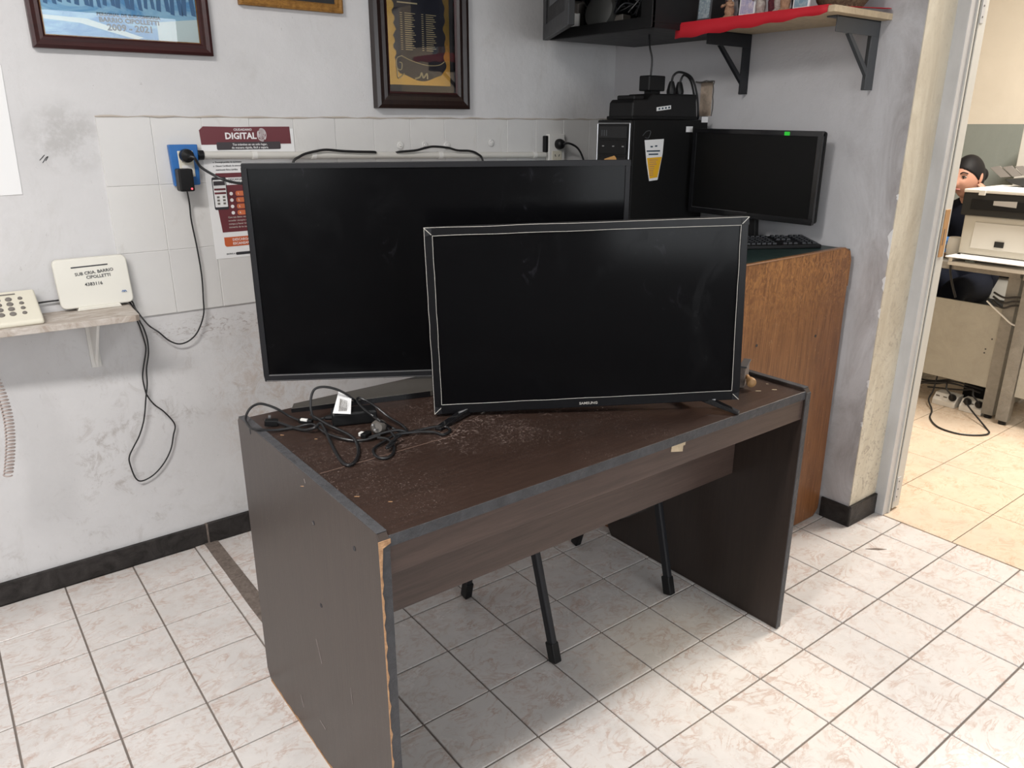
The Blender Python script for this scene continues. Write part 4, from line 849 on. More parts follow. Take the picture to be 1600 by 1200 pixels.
MB().box(1.397, 1.681, YA-.0225, YA-.0215, 1.503, 1.999).build('glass_pane', 'glass', t)
# sheet of paper at the left edge
wp = [(.10, 1.545), (.2575, 1.545), (.2490, 1.214), (.10, 1.211)]
tag(MB().prism(wp, XZ, YA-.0022, YA-.0004).build('paper_sheet', 'paper'), 'blank white sheet of paper taped to the wall near the router shelf', 'paper')
# pencilled scribble on the wall
_b = at_y(68, 248, YA-.0008)
MB().tube([(_b.x-.010, YA-.0008, _b.z-.004), (_b.x+.004, YA-.0008, _b.z+.010)], .0009, 5, 1, False).tube([(_b.x-.004, YA-.0008, _b.z-.011), (_b.x+.006, YA-.0008, _b.z+.002), (_b.x+.012, YA-.0008, _b.z+.006), (_b.x+.004, YA-.0008, _b.z-.006)], .0009, 5, 2).build('pencil_scribble', 'ink', wall_back)

# ================================================================== POSTER, OUTLETS, CONDUIT
yp = YA-.0078
poster = thing('information_poster', 'maroon and white digital services poster stuck on the tiles', 'poster', (.89, yp, .985))
MB().prism([(.748, .985), (1.045, .985), (1.042, 1.385), (.742, 1.385)], XZ, yp-.0010, yp).build('sheet', 'paper', poster)
px0, px1 = .740, 1.030
def pr(name, poly, mat, d, par=None): return MB().prism(poly, XZ, yp-.0010-d, yp-.0010).build(name, mat, par or poster)
pr('maroon_header', [(.744, 1.338), (1.032, 1.338), (1.030, 1.391), (.95, 1.391), (.86, 1.390), (.755, 1.392), (.742, 1.381)], 'maroon', .0010)
text('lettering', 'DIGITAL', .0265, face_y(.868, yp-.0024, 1.3545), 'paper', poster, bold=.03)
text('lettering', 'CIUDADANO', .0095, face_y(.876, yp-.0024, 1.3790), 'paper', poster)
fpm = MB(); fc = (.936, 1.366)
for k, (rr, a0, a1) in enumerate(((.003, 0, 360), (.0065, 20, 300), (.0065, 320, 350), (.010, -60, 140), (.010, 160, 280), (.0135, 10, 210), (.0135, 230, 340), (.0165, -50, 120), (.0165, 140, 290))):
    fpm.tube([(fc[0]+rr*.85*math.cos(R(a0+(a1-a0)*i/14)), yp-.0024, fc[1]+rr*1.15*math.sin(R(a0+(a1-a0)*i/14))) for i in range(15)], .0009, 4, 1, False)
fpm.build('fingerprint_emblem', 'paper', poster)
pr('charcoal_band', rrect(.790, .995, 1.322, 1.345, .004), 'charcoal', .0016)
text('lettering', 'Tus trámites en un solo lugar,', .0092, face_y(.895, yp-.0030, 1.3345), 'paper', poster)
text('lettering', 'de manera rápida, fácil y segura.', .0092, face_y(.895, yp-.0030, 1.3250), 'paper', poster)
for k, s in enumerate(('☑ Accedé a tu recibo de sueldo de trabajo en la administración Pública', '☑ Descargá partidas de nacimiento', '☑ Obtené Certificado de antecedentes', '    matrimonio física y jurídica')):
    text('lettering', s.replace('☑ ', 'o  '), .0070, face_y(.772, yp-.0014, 1.2945-k*.0115), 'ink', poster, align='LEFT', squash=.9)
pr('maroon_bar', [(.776, 1.238), (1.03, 1.238), (1.03, 1.252), (.776, 1.252)], 'maroon', .0006)
text('lettering', 'DESCARGA EN', .0085, face_y(.814, yp-.0014, 1.2290), 'ink', poster, align='LEFT')
text('lettering', 'TU CELULAR', .0085, face_y(.814, yp-.0014, 1.2190), 'ink', poster, align='LEFT')
pr('maroon_panel', [(.778, 1.068), (1.03, 1.068), (1.03, 1.215), (.772, 1.215), (.770, 1.16)], 'maroon', .0006)
phn = pr('phone_picture', rrect(.762, .806, 1.140, 1.240, .005), 'ink', .0012)
pr('phone_screen', rrect(.7645, .8035, 1.148, 1.232, .002), 'paper', .0016, phn)
for z0, z1, mt in ((1.215, 1.228, 'charcoal'), (1.200, 1.206, 'maroon'), (1.188, 1.194, 'maroon')): pr('phone_header', [(.766, z0), (.802, z0), (.802, z1), (.766, z1)], mt, .0020, phn)
m = MB()
for k in range(3):
    for j in range(2): m.prism([(.772+j*.018, 1.156+k*.010), (.780+j*.018, 1.156+k*.010), (.780+j*.018, 1.162+k*.010), (.772+j*.018, 1.162+k*.010)], XZ, yp-.003, yp-.0026)
m.build('phone_icons', 'key_grey', phn)
for k in range(4):
    z = 1.188-k*.0200
    pl = pr('step_button', rrect(.832, .960, z-.0075, z+.0075, .006), 'orange_light', .0012)
    text('lettering', '%d.' % (k+1), .0085, face_y(.838, yp-.0026, z-.003), 'paper', pl, align='LEFT')
    MB().lathe([(.0055, 0), (.0055, .0004)], (.818, yp-.0016, z), 14, Vector((0, -1, 0))).build('step_dot', 'paper', pl)
for k, s in enumerate(('Con tus datos verificados podés', 'acceder siempre desde tu', 'compu y hacer trámites sin', 'moverte de tu casa')): text('lettering', s, .0080, face_y(.800, yp-.0020, 1.112-k*.0105), 'film', poster, align='LEFT')
pr('orange_callout', rrect(.780, 1.03, 1.022, 1.052, .008, corners=(1, 0, 0, 0)), 'orange', .0010)
text('lettering', 'DESCARGÁ MÁS', .0110, face_y(.806, yp-.0022, 1.0395), 'paper', poster, align='LEFT')
text('lettering', 'ESCANEANDO ESTE', .0110, face_y(.806, yp-.0022, 1.0270), 'paper', poster, align='LEFT')
text('lettering', 'ENTRÁ A:', .0066, face_y(.782, yp-.0014, .9960), 'ink', poster, align='LEFT')
pr('web_pill', rrect(.812, .95, .9930, 1.0020, .004), 'ink', .0006)
# conduit: round painted pipe with clips
con = thing('conduit_pipe', 'painted white conduit pipe running along the wall behind the televisions', 'pipe', (1.4, YA-.03, 1.295))
zA, zB = 1.3085, 1.2795; Z = lambda x: zA+(zB-zA)*(x-.727)/(2.10-.727)
MB().tube([(.727, YA-.022, Z(.727)), (2.108, YA-.022, Z(2.108))], .0115, 14, 1, False).build('pipe', 'conduit', con, smooth=True)
MB().tube([(.727, YA-.022, Z(.727)), (.742, YA-.022, Z(.742))], .0145, 14, 1, False).build('end_collar', 'black', con, smooth=True)
for x in (.90, 1.10, 1.60, 2.05): MB().tube([(x-.008, YA-.022, Z(x)), (x+.008, YA-.022, Z(x))], .0135, 14, 1, False).build('pipe_clip', 'white', con, smooth=True)
# blue surface box
def outlet_frame(label, x0, x1, z0, z1, d, mat, name): 
    t = thing(name, label, 'outlet', ((x0+x1)/2, YA, z0)); return t
bo = thing('wall_outlet', 'blue box electrical outlet with cream socket on the tiles', 'outlet', (.685, YA, 1.22))
MB().prism([(.6425, 1.340), (.7265, 1.340), (.7215, 1.221), (.6465, 1.219)], XZ, YA-.030, yp).build('blue_box', 'blue_box', bo, .003)
MB().prism([(.664, 1.322), (.709, 1.322), (.709, 1.246), (.666, 1.246)], XZ, YA-.034, YA-.030).build('socket_plate', 'cream_plastic', bo, .002)
for z in (1.305, 1.265): MB().prism(rrect(.672, .703, z-.015, z+.015, .003), XZ, YA-.0355, YA-.034).build('socket_module', 'white', bo, .001)
Q = Vector((0, -1, 0))
pl = thing('power_plug', 'round black plug in the blue outlet with cord to the large television', 'plug', (.686, YA-.036, 1.308))
MB().lathe([(.0195, 0), (.0205, .012), (.019, .024), (.012, .030), (.006, .036)], (.686, YA-.036, 1.308), 20, Q).build('plug_body', 'black', pl, smooth=True)
c = [(.688, YA-.068, 1.306), (.700, YA-.075, 1.302)]+[tuple(at_y(px, py, yy)) for px, py, yy in ((315, 262, YA-.07), (345, 279, YA-.09), (370, 286, YA-.14), (392, 288, YA-.22), (420, 300, YA-.36))]
MB().tube(c, .0042, 8).build('cord', 'cable', pl)
ad = thing('power_adapter', 'black wall adapter with red light in the blue outlet', 'adapter', (.700, YA-.036, 1.235))
a = at_y(291, 280, YA-.07)
MB().box(a.x-.0215, a.x+.0215, YA-.075, YA-.034, a.z-.036, a.z+.030).build('adapter_body', 'black', ad, .005, seg=3)
MB().lathe([(.0028, 0), (.0028, .001), (.001, .0014)], (a.x+.012, YA-.075, a.z-.028), 10, Q).build('red_light', 'red_led', ad)
pp = [(a.x+.002, YA-.055, a.z-.034)]+[tuple(at_y(px, py, YA-.022)) for px, py in ((296, 318), (299, 345), (308, 388), (315, 430), (317.5, 465), (318, 492), (309, 518), (296, 532), (280, 537.5), (264, 532), (248, 519), (232, 508))]
pp += [(.472, 2.44, .868), (.476, 2.50, .874), (.474, 2.535, .889), (.44, 2.546, .893)]
MB().tube(pp, .0024, 7).build('cord', 'cable', ad)
# second outlet
o2 = thing('wall_outlet', 'grey-white rectangular outlet at the end of the conduit near the tower', 'outlet', (2.165, YA, 1.25))
MB().prism(rrect(2.122, 2.207, 1.235, 1.362, .004), XZ, YA-.030, yp).build('outlet_box', 'white', o2, .003)
MB().box(2.104, 2.1218, YA-.026, yp, 1.29, 1.355).build('conduit_adapter', 'black', o2, .004)
MB().box(2.138, 2.190, YA-.0325, YA-.030, 1.252, 1.295).build('socket_module', 'cream_plastic', o2, .001)
for dx in (-.010, .010): MB().obox((2.164+dx, YA-.033, 1.277), (.003, .001, .010), (0, R(25 if dx > 0 else -25), 0)).build('socket_slot', 'ink', o2)
pl = thing('power_plug', 'round black plug in the grey-white outlet near the tower', 'plug', (2.172, YA-.032, 1.325))
MB().lathe([(.020, 0), (.021, .012), (.018, .024), (.010, .030)], (2.170, YA-.031, 1.322), 18, Q).build('plug_body', 'black', pl, smooth=True)
MB().tube([(2.172, YA-.060, 1.322), (2.195, YA-.072, 1.325), (2.235, YA-.08, 1.305), (2.262, YA-.085, 1.262), (2.275, YA-.09, 1.20), (2.28, YA-.10, 1.10), (2.28, YA-.12, CT+.004)], .0042, 8).build('cord', 'cable', pl)
# loose cables lying over the conduit
for pts, lab in (([(458, 254), (468, 245), (478, 240), (495, 236), (510, 234), (535, 236), (560, 237), (585, 237.5)], 'black cable looping over the conduit behind the large television, poster side'),
                 ([(626, 237), (650, 235), (665, 231), (678, 229), (700, 231), (715, 235), (735, 236), (747, 241), (754, 250)], 'black cable arching over the conduit below the painted anchors')):
    P = [tuple(at_y(px, py, YA-.040)) for px, py in pts]
    if pts[0][0] == 458: P = [(P[0][0]-.01, YA-.05, P[0][2]-.06)]+P+[(P[-1][0]+.01, YA-.022, P[-1][2]-.004)]
    else: P = [(P[0][0]-.01, YA-.022, P[0][2]-.004)]+P+[(P[-1][0]+.01, YA-.05, P[-1][2]-.08)]
    tag(MB().tube(P, .0042, 8).build('loose_cable', 'cable'), lab, 'cable')

# ================================================================== PHONE SHELF
SH = .880; sf = 2.362
sh = thing('wall_shelf', 'small worn wooden wall shelf holding telephone and router', 'shelf', (.0, 2.46, SH))
MB().prism([(-.25, sf+.07), (.458, sf), (.466, sf+.012), (.470, YA-.008), (-.25, YA-.008)] if 0 else [(-.25, sf+.045), (.448, sf), (.460, sf+.010), (.468, YA-.009), (-.25, YA-.009)], XY, SH-.018, SH).build('board', 'shelf_board', sh, .0015)
MB().add([(-.249, sf+.0445, SH-.010), (.10, sf+.022, SH-.010), (.10, sf+.022, SH-.001), (-.249, sf+.0445, SH-.001)], [(0, 1, 2, 3)]).build('worn_edge', 'shelf_edge', sh)
for x in (.355, -.15):
    b = MB().prism([(YA-.007, SH-.018), (YA-.16, SH-.018), (YA-.155, SH-.026), (YA-.022, SH-.16), (YA-.012, SH-.185), (YA-.007, SH-.185)], YZ, x-.004, x+.004).build('bracket', 'white', sh, .001)
    MB().box(x-.014, x+.014, YA-.009, YA-.0005, SH-.185, SH-.018).build('bracket_plate', 'white', b, .002)
# telephone
tel = thing('desk_telephone', 'cream push-button desk telephone on the worn wall shelf', 'telephone', (.14, 2.47, SH))
TXR = .228; tp = [(2.405, SH), (2.405, SH+.014), (2.53, SH+.075), (2.545, SH+.072), (2.548, SH)]
MB().prism(tp, YZ, .02, TXR).build('base', 'cream_plastic', tel, .006, seg=3)
sl = math.atan2(.061, .125)
def on_tel(x, f): return (x, 2.405+.125*f, SH+.014+.061*f)
for rr in range(4):
    for cc in range(4):
        p = Vector(on_tel(.108+cc*.0265+(.001 if cc == 3 else 0), .26+rr*.16)); ax = Vector((0, -math.sin(sl), math.cos(sl)))
        big = cc < 3
        MB().lathe([(.0082 if big else .0058, -.001), (.0082 if big else .0058, .002), (.0066 if big else .0045, .0038), (.002, .0042)], p, 12, ax).build('key', 'key_grey', tel, smooth=True)
MB().obox(Vector(on_tel(.15, .9))+Vector((0, -.0004, .001)), (.06, .004, .0012), (sl, 0, 0)).build('name_strip', 'key_grey', tel)
MB().tube([(.048, 2.39, SH+.03), (.044, 2.43, SH+.075), (.044, 2.50, SH+.10), (.048, 2.545, SH+.085)], lambda t_: .019-.006*math.sin(math.pi*t_), 12).build('handset', 'cream_plastic', tel, smooth=True)
hx = []
for k in range(0, 456):
    t_ = k/455; a = k*2*math.pi/12; z = SH-.03-.37*t_
    cxx = .062+.034*math.sin(t_*3.0); hx.append((cxx+.011*math.cos(a), 2.375+.011*math.sin(a), z))
MB().tube([(.040, 2.385, SH+.02), (.05, 2.34, SH-.005)]+hx, .0021, 6, 1, False).build('coiled_cord', 'coil', tel)
MB().tube([(.215, 2.545, SH+.030), (.25, 2.548, SH+.032), (.30, 2.549, SH+.032)], .0026, 6).build('line_cord', 'cable', tel)
# router
rt = thing('internet_router', 'white upright router with handwritten note standing on the worn shelf', 'router', (.385, 2.51, SH))
RY = 2.515
rp = rrect(.286, .481, SH+.008, SH+.150, .016); 
shear = lambda u, v, t_: (u+(v-SH)*-.02, t_+.012*(v-SH)/.15, v)
MB().prism(rp, shear, RY, RY+.022).build('body', 'router_white', rt, .004, seg=3)
MB().prism([(.325, SH), (.445, SH), (.440, SH+.010), (.330, SH+.010)], XZ, RY-.004, RY+.030).build('foot', 'router_white', rt, .002)
MB().prism([(.331, SH+.1235), (.428, SH+.1250), (.428, SH+.1285), (.331, SH+.1270)], shear, RY-.0008, RY).build('dark_slot', 'ink', rt)
def rtx(s, size, x, z, rot=.02): text('handwriting', s, size, Matrix.Translation((x, RY-.0010+.012*(z-SH)/.15, z)) @ Matrix.Rotation(R(90)-.08, 4, 'X') @ Matrix.Rotation(rot, 4, 'Z'), 'ink', rt)
rtx('SUB CRIA. BARRIO', .0125, .387, SH+.104, .06); rtx('CIPOLLETTI', .0125, .396, SH+.091, .03); rtx('4383116', .0135, .380, SH+.070, .02)
m = MB()
for dx in (0, .006): m.tube([(.4505+dx, RY-.0006, SH+.042), (.4535+dx, RY-.0006, SH+.047), (.4565+dx, RY-.0006, SH+.042)], .0011, 5, 2)
m.build('logo_mark', 'blue_box', rt)
# cable loop hanging below the shelf
LP = [(214, 499), (219, 512), (226, 534), (228, 548), (224, 575), (223, 590), (226, 606), (230, 618), (241, 632), (257, 644), (273, 663), (271, 680), (267, 702), (256, 724), (240, 742), (222, 751.5), (212, 747), (204, 728), (202, 714), (209, 698), (218, 680), (225, 655), (228, 622), (230, 600), (229, 576), (232, 552), (230, 530), (224, 512), (219, 503)]
P = [tuple(at_y(px, py, YA-.014-(.006 if k > 15 else 0))) for k, (px, py) in enumerate(LP)]
P = [(.470, 2.546, SH+.004), (.473, 2.47, SH-.01), (.472, 2.44, SH-.024)]+P+[(.474, 2.50, SH-.014), (.472, 2.546, SH+.006)]
tag(MB().tube(P, .0023, 7).build('hanging_cable', 'cable'), 'thin black cable hanging in a long loop below the router shelf', 'cable')

# ================================================================== CABLE BUNDLE ON THE DESK
Zt = TZ+.0015
def dz(pts): return [tuple(at_z(px, py, Zt+.003+h)) for px, py, h in pts]
br = thing('power_brick', 'black laptop-style power brick among the cables on the dark desk', 'power brick', (.745, 1.59, TZ))
a, b = at_z(522, 667, Zt), at_z(588, 660, Zt); d = (b-a).normalized(); n_ = Vector((-d.y, d.x, 0)); ang = math.atan2(d.y, d.x)
cc = a.lerp(b, .5)+n_*.022
MB().obox((cc.x, cc.y, TZ+.0165), ((b-a).length+.006, .046, .032), (0, 0, ang)).build('brick_body', 'black', br, .005, seg=3)
e = a+n_*.022
MB().tube([e+Vector((0, 0, .016))-d*.018, e+Vector((0, 0, .016))], lambda t_: .005+.003*t_, 8, 1, False).build('strain_relief', 'black', br)
MB().tube([tuple(e+Vector((0, 0, .016))-d*.018)]+dz([(492, 655, .008), (486, 640, .03), (486, 622, .055), (492, 608, .075), (508, 604.5, .08), (530, 610, .07), (550, 622, .045), (566, 637, .02), (590, 655, .036), (612, 668, .004), (632, 676, 0), (655, 672, 0), (680, 667, .003), (697, 667, .001), (703, 673, 0), (692, 679, 0), (676, 675, .002), (650, 675, .003), (620, 679, .005), (600, 690, .002), (585, 700, 0), (584, 708, 0), (592, 715, 0), (606, 715, 0), (615, 706, 0), (614, 695, .002), (605, 686, .006), (590, 684, .006)]), .0030, 8).build('cord', 'cable', br)
tg = [at_z(521, 645, Zt+.030), at_z(548, 646, Zt+.030)]
t0 = at_z(521, 646, Zt+.034); rr_ = Matrix.Rotation(-.58, 3, 'Z')
wt_ = MB().add([at_z(520, 646, Zt+.036), at_z(548, 647, Zt+.036), at_z(549, 622, Zt+.048), at_z(529, 612, Zt+.062)], [(0, 1, 2, 3)]).build('warning_tag', 'paper', br); s_ = wt_.modifiers.new('s', 'SOLIDIFY'); s_.thickness = .0006
m = MB()
for k in range(7):
    q0 = at_z(529.5+k*1.9, 642.5, Zt+.0385); q1 = at_z(532+k*1.7, 623+k*.5, Zt+.0530); m.tube([q0, q1], .0006, 4, 1, False)
m.build('small_print', 'key_grey', wt_)
c1 = thing('power_lead', 'black cord with moulded plug looping past the desk corner', 'cord', (.62, 1.68, TZ))
MB().tube(dz([(468, 657, .004), (452, 650, .012), (435, 640, .03), (418, 633, .04), (404, 631, .045), (392, 637, .035), (385, 648, .022), (384, 658, .013), (391, 668, .011), (402, 671, .010), (430, 672, .002), (460, 668, .002), (478, 664, .005), (492, 664, .008), (508, 676, .006), (530, 684, .004), (552, 688, .001), (572, 687, .001), (594, 680, .006)]), .0030, 8).build('cord', 'cable', c1)
q = at_z(592, 667, Zt+.018)
MB().lathe([(.014, -.014), (.017, -.008), (.017, .008), (.011, .018)], q, 14, Vector((-.5, -.6, .2))).build('plug_body', 'plug_grey', c1, smooth=True)
for s in (-1, 1): MB().cyl(q+Vector((-.012, -.010+s*.005, .006+s*.004)), q+Vector((-.022, -.018+s*.005, .010+s*.004)), .0022, n=8).build('prong', 'silver', c1)
c2 = thing('video_cable', 'thick black video cable with silver connectors on the dark desk', 'cable', (.64, 1.62, TZ))
MB().tube(dz([(424, 657, .006), (438, 661, .006), (455, 667, .003), (475, 672, .001), (490, 669, .009), (500, 662, .014), (506, 668, .010), (516, 690, .001), (524, 706, 0), (533, 720, 0), (543, 727, 0), (554, 722, 0), (560, 708, 0), (558, 694, .002), (551, 683, .010), (535, 674, .010), (515, 665, .016), (498, 655, .018), (486, 648, .012)]), .0036, 8).build('cord', 'cable', c2)
q = at_z(424, 660, Zt+.008); MB().obox(q, (.030, .018, .014), (0, .1, -.4)).build('connector', 'black', c2, .002)
q = at_z(421, 653, Zt+.012); MB().obox(q, (.006, .010, .012), (0, .1, -.4)).build('connector_tip', 'silver', c2, .001)
q = at_z(478, 658, Zt+.012); MB().obox(q, (.032, .014, .012), (0, .1, -.75)).build('connector', 'black', c2, .002)
q = at_z(475, 656, Zt+.017); MB().obox(q, (.016, .008, .005), (0, .1, -.75)).build('connector_tip', 'white', c2, .001)
c3 = thing('power_lead', 'doubled black cord with white tipped connector beside the power brick', 'cord', (.74, 1.5, TZ))
MB().tube(dz([(576, 684, .002), (600, 676, .010), (622, 672, .012), (636, 674, .004), (628, 664, .006), (608, 652, .012), (588, 636, .03), (574, 627, .036), (562, 622, .042), (558, 625, .042), (566, 636, .040), (580, 648, .038), (598, 662, .016), (612, 676, .010), (618, 686, .005), (612, 696, .006), (604, 700, .006), (612, 690, .010), (626, 680, .012)]), .0030, 8).build('cord', 'cable', c3)
q = at_z(572, 679, Zt+.007); MB().obox(q, (.026, .014, .011), (0, 0, .5)).build('connector', 'black', c3, .002)
q = at_z(565, 678, Zt+.008); MB().obox(q, (.012, .010, .008), (0, 0, .5)).build('connector_tip', 'white', c3, .001)
# odd metal/wood object behind the small television
lk = thing('door_lock', 'rusty lock case with brown wooden knob on the right end of the desk', 'lock', (1.68, 1.17, TZ))
p = at_z(1166, 603, TZ)
MB().obox((1.690, 1.185, TZ+.028), (.014, .075, .056), (0, 0, R(-62))).build('lock_case', 'cement', lk, .002)
MB().obox((1.690, 1.185, TZ+.058), (.020, .080, .004), (0, 0, R(-62))).build('lock_plate', 'metal_grey', lk, .001)
MB().lathe([(.006, 0), (.006, .012), (.010, .018), (.013, .028), (.012, .036), (.004, .041)], (1.679, 1.168, TZ+.028), 16, Vector((-.5, -.85, -.25))).build('wooden_knob', 'wood_patch', lk, smooth=True)

# ================================================================== ROOM BEYOND THE DOOR
def steel_desk(name, label, x0, x1, y0, y1, legs, panel):
    t = thing(name, label, 'desk', ((x0+x1)/2, (y0+y1)/2, 0))
    MB().box(x0-.02, x1, y0-.0, y1, .715, .752).build('top', 'steel_paint', t, .003)
    for x, y in legs: 
        lg = MB().box(x, x+.045, y, y+.055, .02, .715).build('leg', 'steel_paint', t, .002)
        MB().lathe([(.018, 0), (.018, .015), (.010, .022)], (x+.022, y+.027, 0), 12).build('foot', 'black', lg)
    MB().box(x0+.01, x0+.022, panel[0], panel[1], .152, .56).build('front_panel', 'steel_panel', t, .002)
    MB().box(x0+.005, x1-.02, y0+.002, y0+.045, .03, .065).build('floor_rail', 'steel_paint', t, .002)
    return t
d1 = steel_desk('steel_desk', 'grey steel desk with front panel carrying the printer', 4.09, 4.72, 1.40, 2.75, [(4.09, 1.40), (4.67, 1.40), (4.09, 2.69), (4.67, 2.69)], (1.455, 2.69))
for y, z in ((1.475, .40), (1.495, .345), (1.497, .325)): MB().lathe([(.004, 0), (.004, .001)], (4.0999, y, z), 8, Vector((-1, 0, 0))).build('panel_screw', 'ink', d1)
d2 = steel_desk('steel_desk', 'second grey steel desk standing beside the printer desk', 4.05, 4.70, .30, 1.375, [(4.05, 1.318), (4.65, 1.318), (4.05, .30), (4.65, .30)], (.355, 1.315))
# printer
px_, yL, yR, zb_ = 4.06, 1.70, 1.28, .7535
prn = thing('multifunction_printer', 'beige and black multifunction printer on the steel desk', 'printer', (4.25, 1.49, zb_))
zt_, zk = 1.108, .985
bd = MB().box(px_+.02, px_+.40, yR, yL, zb_+.045, zk).build('body', 'printer_beige', prn, .006)
MB().prism([(yR+.03, .83), (yL-.05, .83), (yL-.055, .955), (yR+.03, .955)], YZ, px_+.016, px_+.021).build('front_recess', 'printer_light', bd, .004)
MB().box(px_+.010, px_+.021, 1.50, 1.54, .845, .872).build('dark_badge', 'printer_dark', bd, .001)
sc_ = MB().box(px_-.005, px_+.41, yR, yL+.012, zk, zt_-.016).build('scanner_unit', 'printer_dark', prn, .006)
MB().prism([(yR+.02, zk+.03), (yL-.03, zk+.03), (yL-.03, zt_-.045), (yR+.02, zt_-.045)], YZ, px_-.008, px_-.004).build('scanner_recess', 'black_matte', sc_, .003)
MB().prism([(1.47, zk+.05), (1.57, zk+.055), (1.57, zk+.075), (1.47, zk+.078)], YZ, px_-.010, px_-.0075).build('control_label', 'silver', sc_)
ld = MB().box(px_-.008, px_+.41, yR, yL+.012, zt_-.016, zt_).build('scanner_lid', 'printer_light', prn, .004)
MB().box(px_-.014, px_-.006, 1.612, 1.642, zt_-.026, zt_-.002).build('lid_latch', 'printer_light', ld, .002)
MB().box(px_-.10, px_+.30, yR+.01, yL-.012, zb_, zb_+.018).build('paper_tray', 'printer_light', prn, .004)
for y in (yL-.030, yR+.02): MB().box(px_-.10, px_+.05, y, y+.016, zb_+.018, zb_+.036).build('tray_guide', 'printer_light', prn, .002)
MB().box(px_-.06, px_-.045, 1.585, 1.625, zb_+.018, zb_+.026).build('green_tray_slider', 'office_green', prn)
tag(MB().obox((px_-.03, 1.52, zb_+.0395), (.16, .36, .004), (0, R(0), 0)).build('paper_sheet', 'paper', None), 'white paper lying on the front tray of the beige printer', 'paper')
for k in range(2): tag(MB().obox((px_+.14+k*.05, 1.53-k*.03, zt_+.0015+.003*k), (.22, .29, .003), (0, 0, R(8+12*k))).build('paper_sheet', 'paper', None), ('loose white sheet flat on the scanner lid', 'upper white sheet turned askew on the scanner lid')[k], 'paper')
dt = thing('document_tray', 'dark document tray with slanted fins on top of the printer', 'tray', (px_+.29, 1.45, zt_+.007))
def slab(pts, X, th_, name, mat):
    q = [at_x(px, py, X) for px, py in pts]
    MB().prism([(p.y, p.z) for p in q], lambda u, v, t_: (X+t_+(v-q[0].z)*.9, u, v), 0, th_).build(name, mat, dt, .002)
slab([(1546, 262), (1561, 259), (1585, 276), (1568, 277)], 4.33, .008, 'tray_fin', 'plug_grey')
slab([(1566, 261), (1580, 259), (1602, 274), (1587, 276)], 4.33, .008, 'tray_fin', 'plug_grey')
slab([(1585, 260), (1598, 259), (1622, 273), (1605, 275)], 4.33, .008, 'tray_fin', 'plug_grey')
slab([(1570, 280), (1640, 277), (1640, 290), (1600, 291), (1580, 286)], 4.28, .20, 'tray_base', 'printer_dark')
MB().box(px_+.24, px_+.38, 1.30, 1.40, zt_+.0068, zt_+.04).build('tray_foot', 'printer_dark', dt)
tag(MB().lathe([(.035, 0), (.037, .06), (.034, .10), (.030, .105)], (4.20, 1.77, .7525), 18).build('paper_cup', 'white', None, smooth=True), 'pale cup beside the printer on the steel desk', 'cup')
for k in range(3): tag(MB().obox((4.42, 1.86, .7525+.011+.022*k), (.16, .22, .021), (0, 0, R(4*k))).build('binder', ('blue_box', 'metal_grey', 'blue_box')[k], None, .002), ('bottom blue binder of the small pile on the steel desk', 'grey binder in the middle of the pile on the steel desk', 'top blue binder of the pile before the seated person')[k], 'binder')
tag(MB().box(4.13, 4.20, 1.80, 1.88, .7525, .775).build('wooden_block', 'clay', None, .002), 'small brown block on the steel desk near the door frame', 'block')
# power strip on the floor and its cords
ps = thing('power_strip', 'double white socket strip on the floor below the steel desk', 'power strip', (4.13, 1.56, 0))
for y0_, y1_ in ((1.585, 1.70), (1.455, 1.565)):
    bl = MB().prism([(4.10, 0), (4.10, .028), (4.13, .060), (4.19, .060), (4.19, 0)], lambda u, v, t_: (u, t_, v), y0_, y1_).build('socket_block', 'white', ps, .003)
    for k in range(3): MB().obox((4.114, y0_+.02+k*(y1_-y0_-.04)/2, .045), (.002, .018, .016), (0, R(-43), 0)).build('socket_face', 'key_grey', bl)
for y, lab in ((1.605, 'black plug in the socket block on the floor farther from the desk leg'), (1.53, 'black plug in the middle of the floor socket blocks'), (1.475, 'black plug in the floor socket next to the desk leg')):
    t = thing('power_plug', lab, 'plug', (4.11, y, .045)); MB().lathe([(.018, 0), (.019, .012), (.013, .026), (.006, .034)], (4.112, y, .050), 14, Vector((-.72, 0, .7))).build('plug_body', 'black', t, smooth=True)
    if y == 1.53: c = [(4.09, y, .070), (4.05, y-.03, .05)]+[tuple(at_z(px, py, .005)) for px, py in ((1540, 668), (1545, 677), (1530, 680), (1500, 678), (1474, 671), (1460, 663), (1453, 652), (1456, 641))]+[(4.06, 1.70, .03), (4.12, 1.71, .07), (4.15, 1.715, .2), (4.15, 1.72, .3)]
    else: c = [(4.09, y, .072), (4.09, y+.03, .10), (4.12, y+.05, .12), (4.16, y+.12, .09), (4.2, y+.3, .05)]
    MB().tube(c, .0042, 7).build('cord', 'cable', t)
for k in range(3):
    tag(MB().tube([(4.16+.03*k, 1.50, .10+.01*k), (4.14, 1.62, .12+.012*k), (4.13+.02*k, 1.74, .10), (4.15, 1.86, .05+.02*k), (4.2, 2.0, .03)], .0045, 7).build('loose_cable', 'cable'), 'black cable strung behind the floor sockets below the steel desk', 'cable', 'cables under the steel desk')
for k in range(3):
    tag(MB().tube([(4.09, 1.505, .63-.02*k), (4.075, 1.45, .615-.025*k), (4.075, 1.40, .625-.02*k), (4.06, 1.30, .635-.02*k), (4.05, 1.1, .66-.02*k)], .005, 7).build('loose_cable', 'cable'), 'black cable strung across the gap between the two steel desks', 'cable', 'cables between the steel desks')
tag(MB().tube([tuple(at_x(px, py, 4.075)) for px, py in ((1542, 470), (1552, 480), (1568, 495), (1582, 507), (1600, 511), (1620, 509))], .0040, 7).build('loose_cable', 'white'), 'pale cable sagging across the steel desk legs', 'cable')
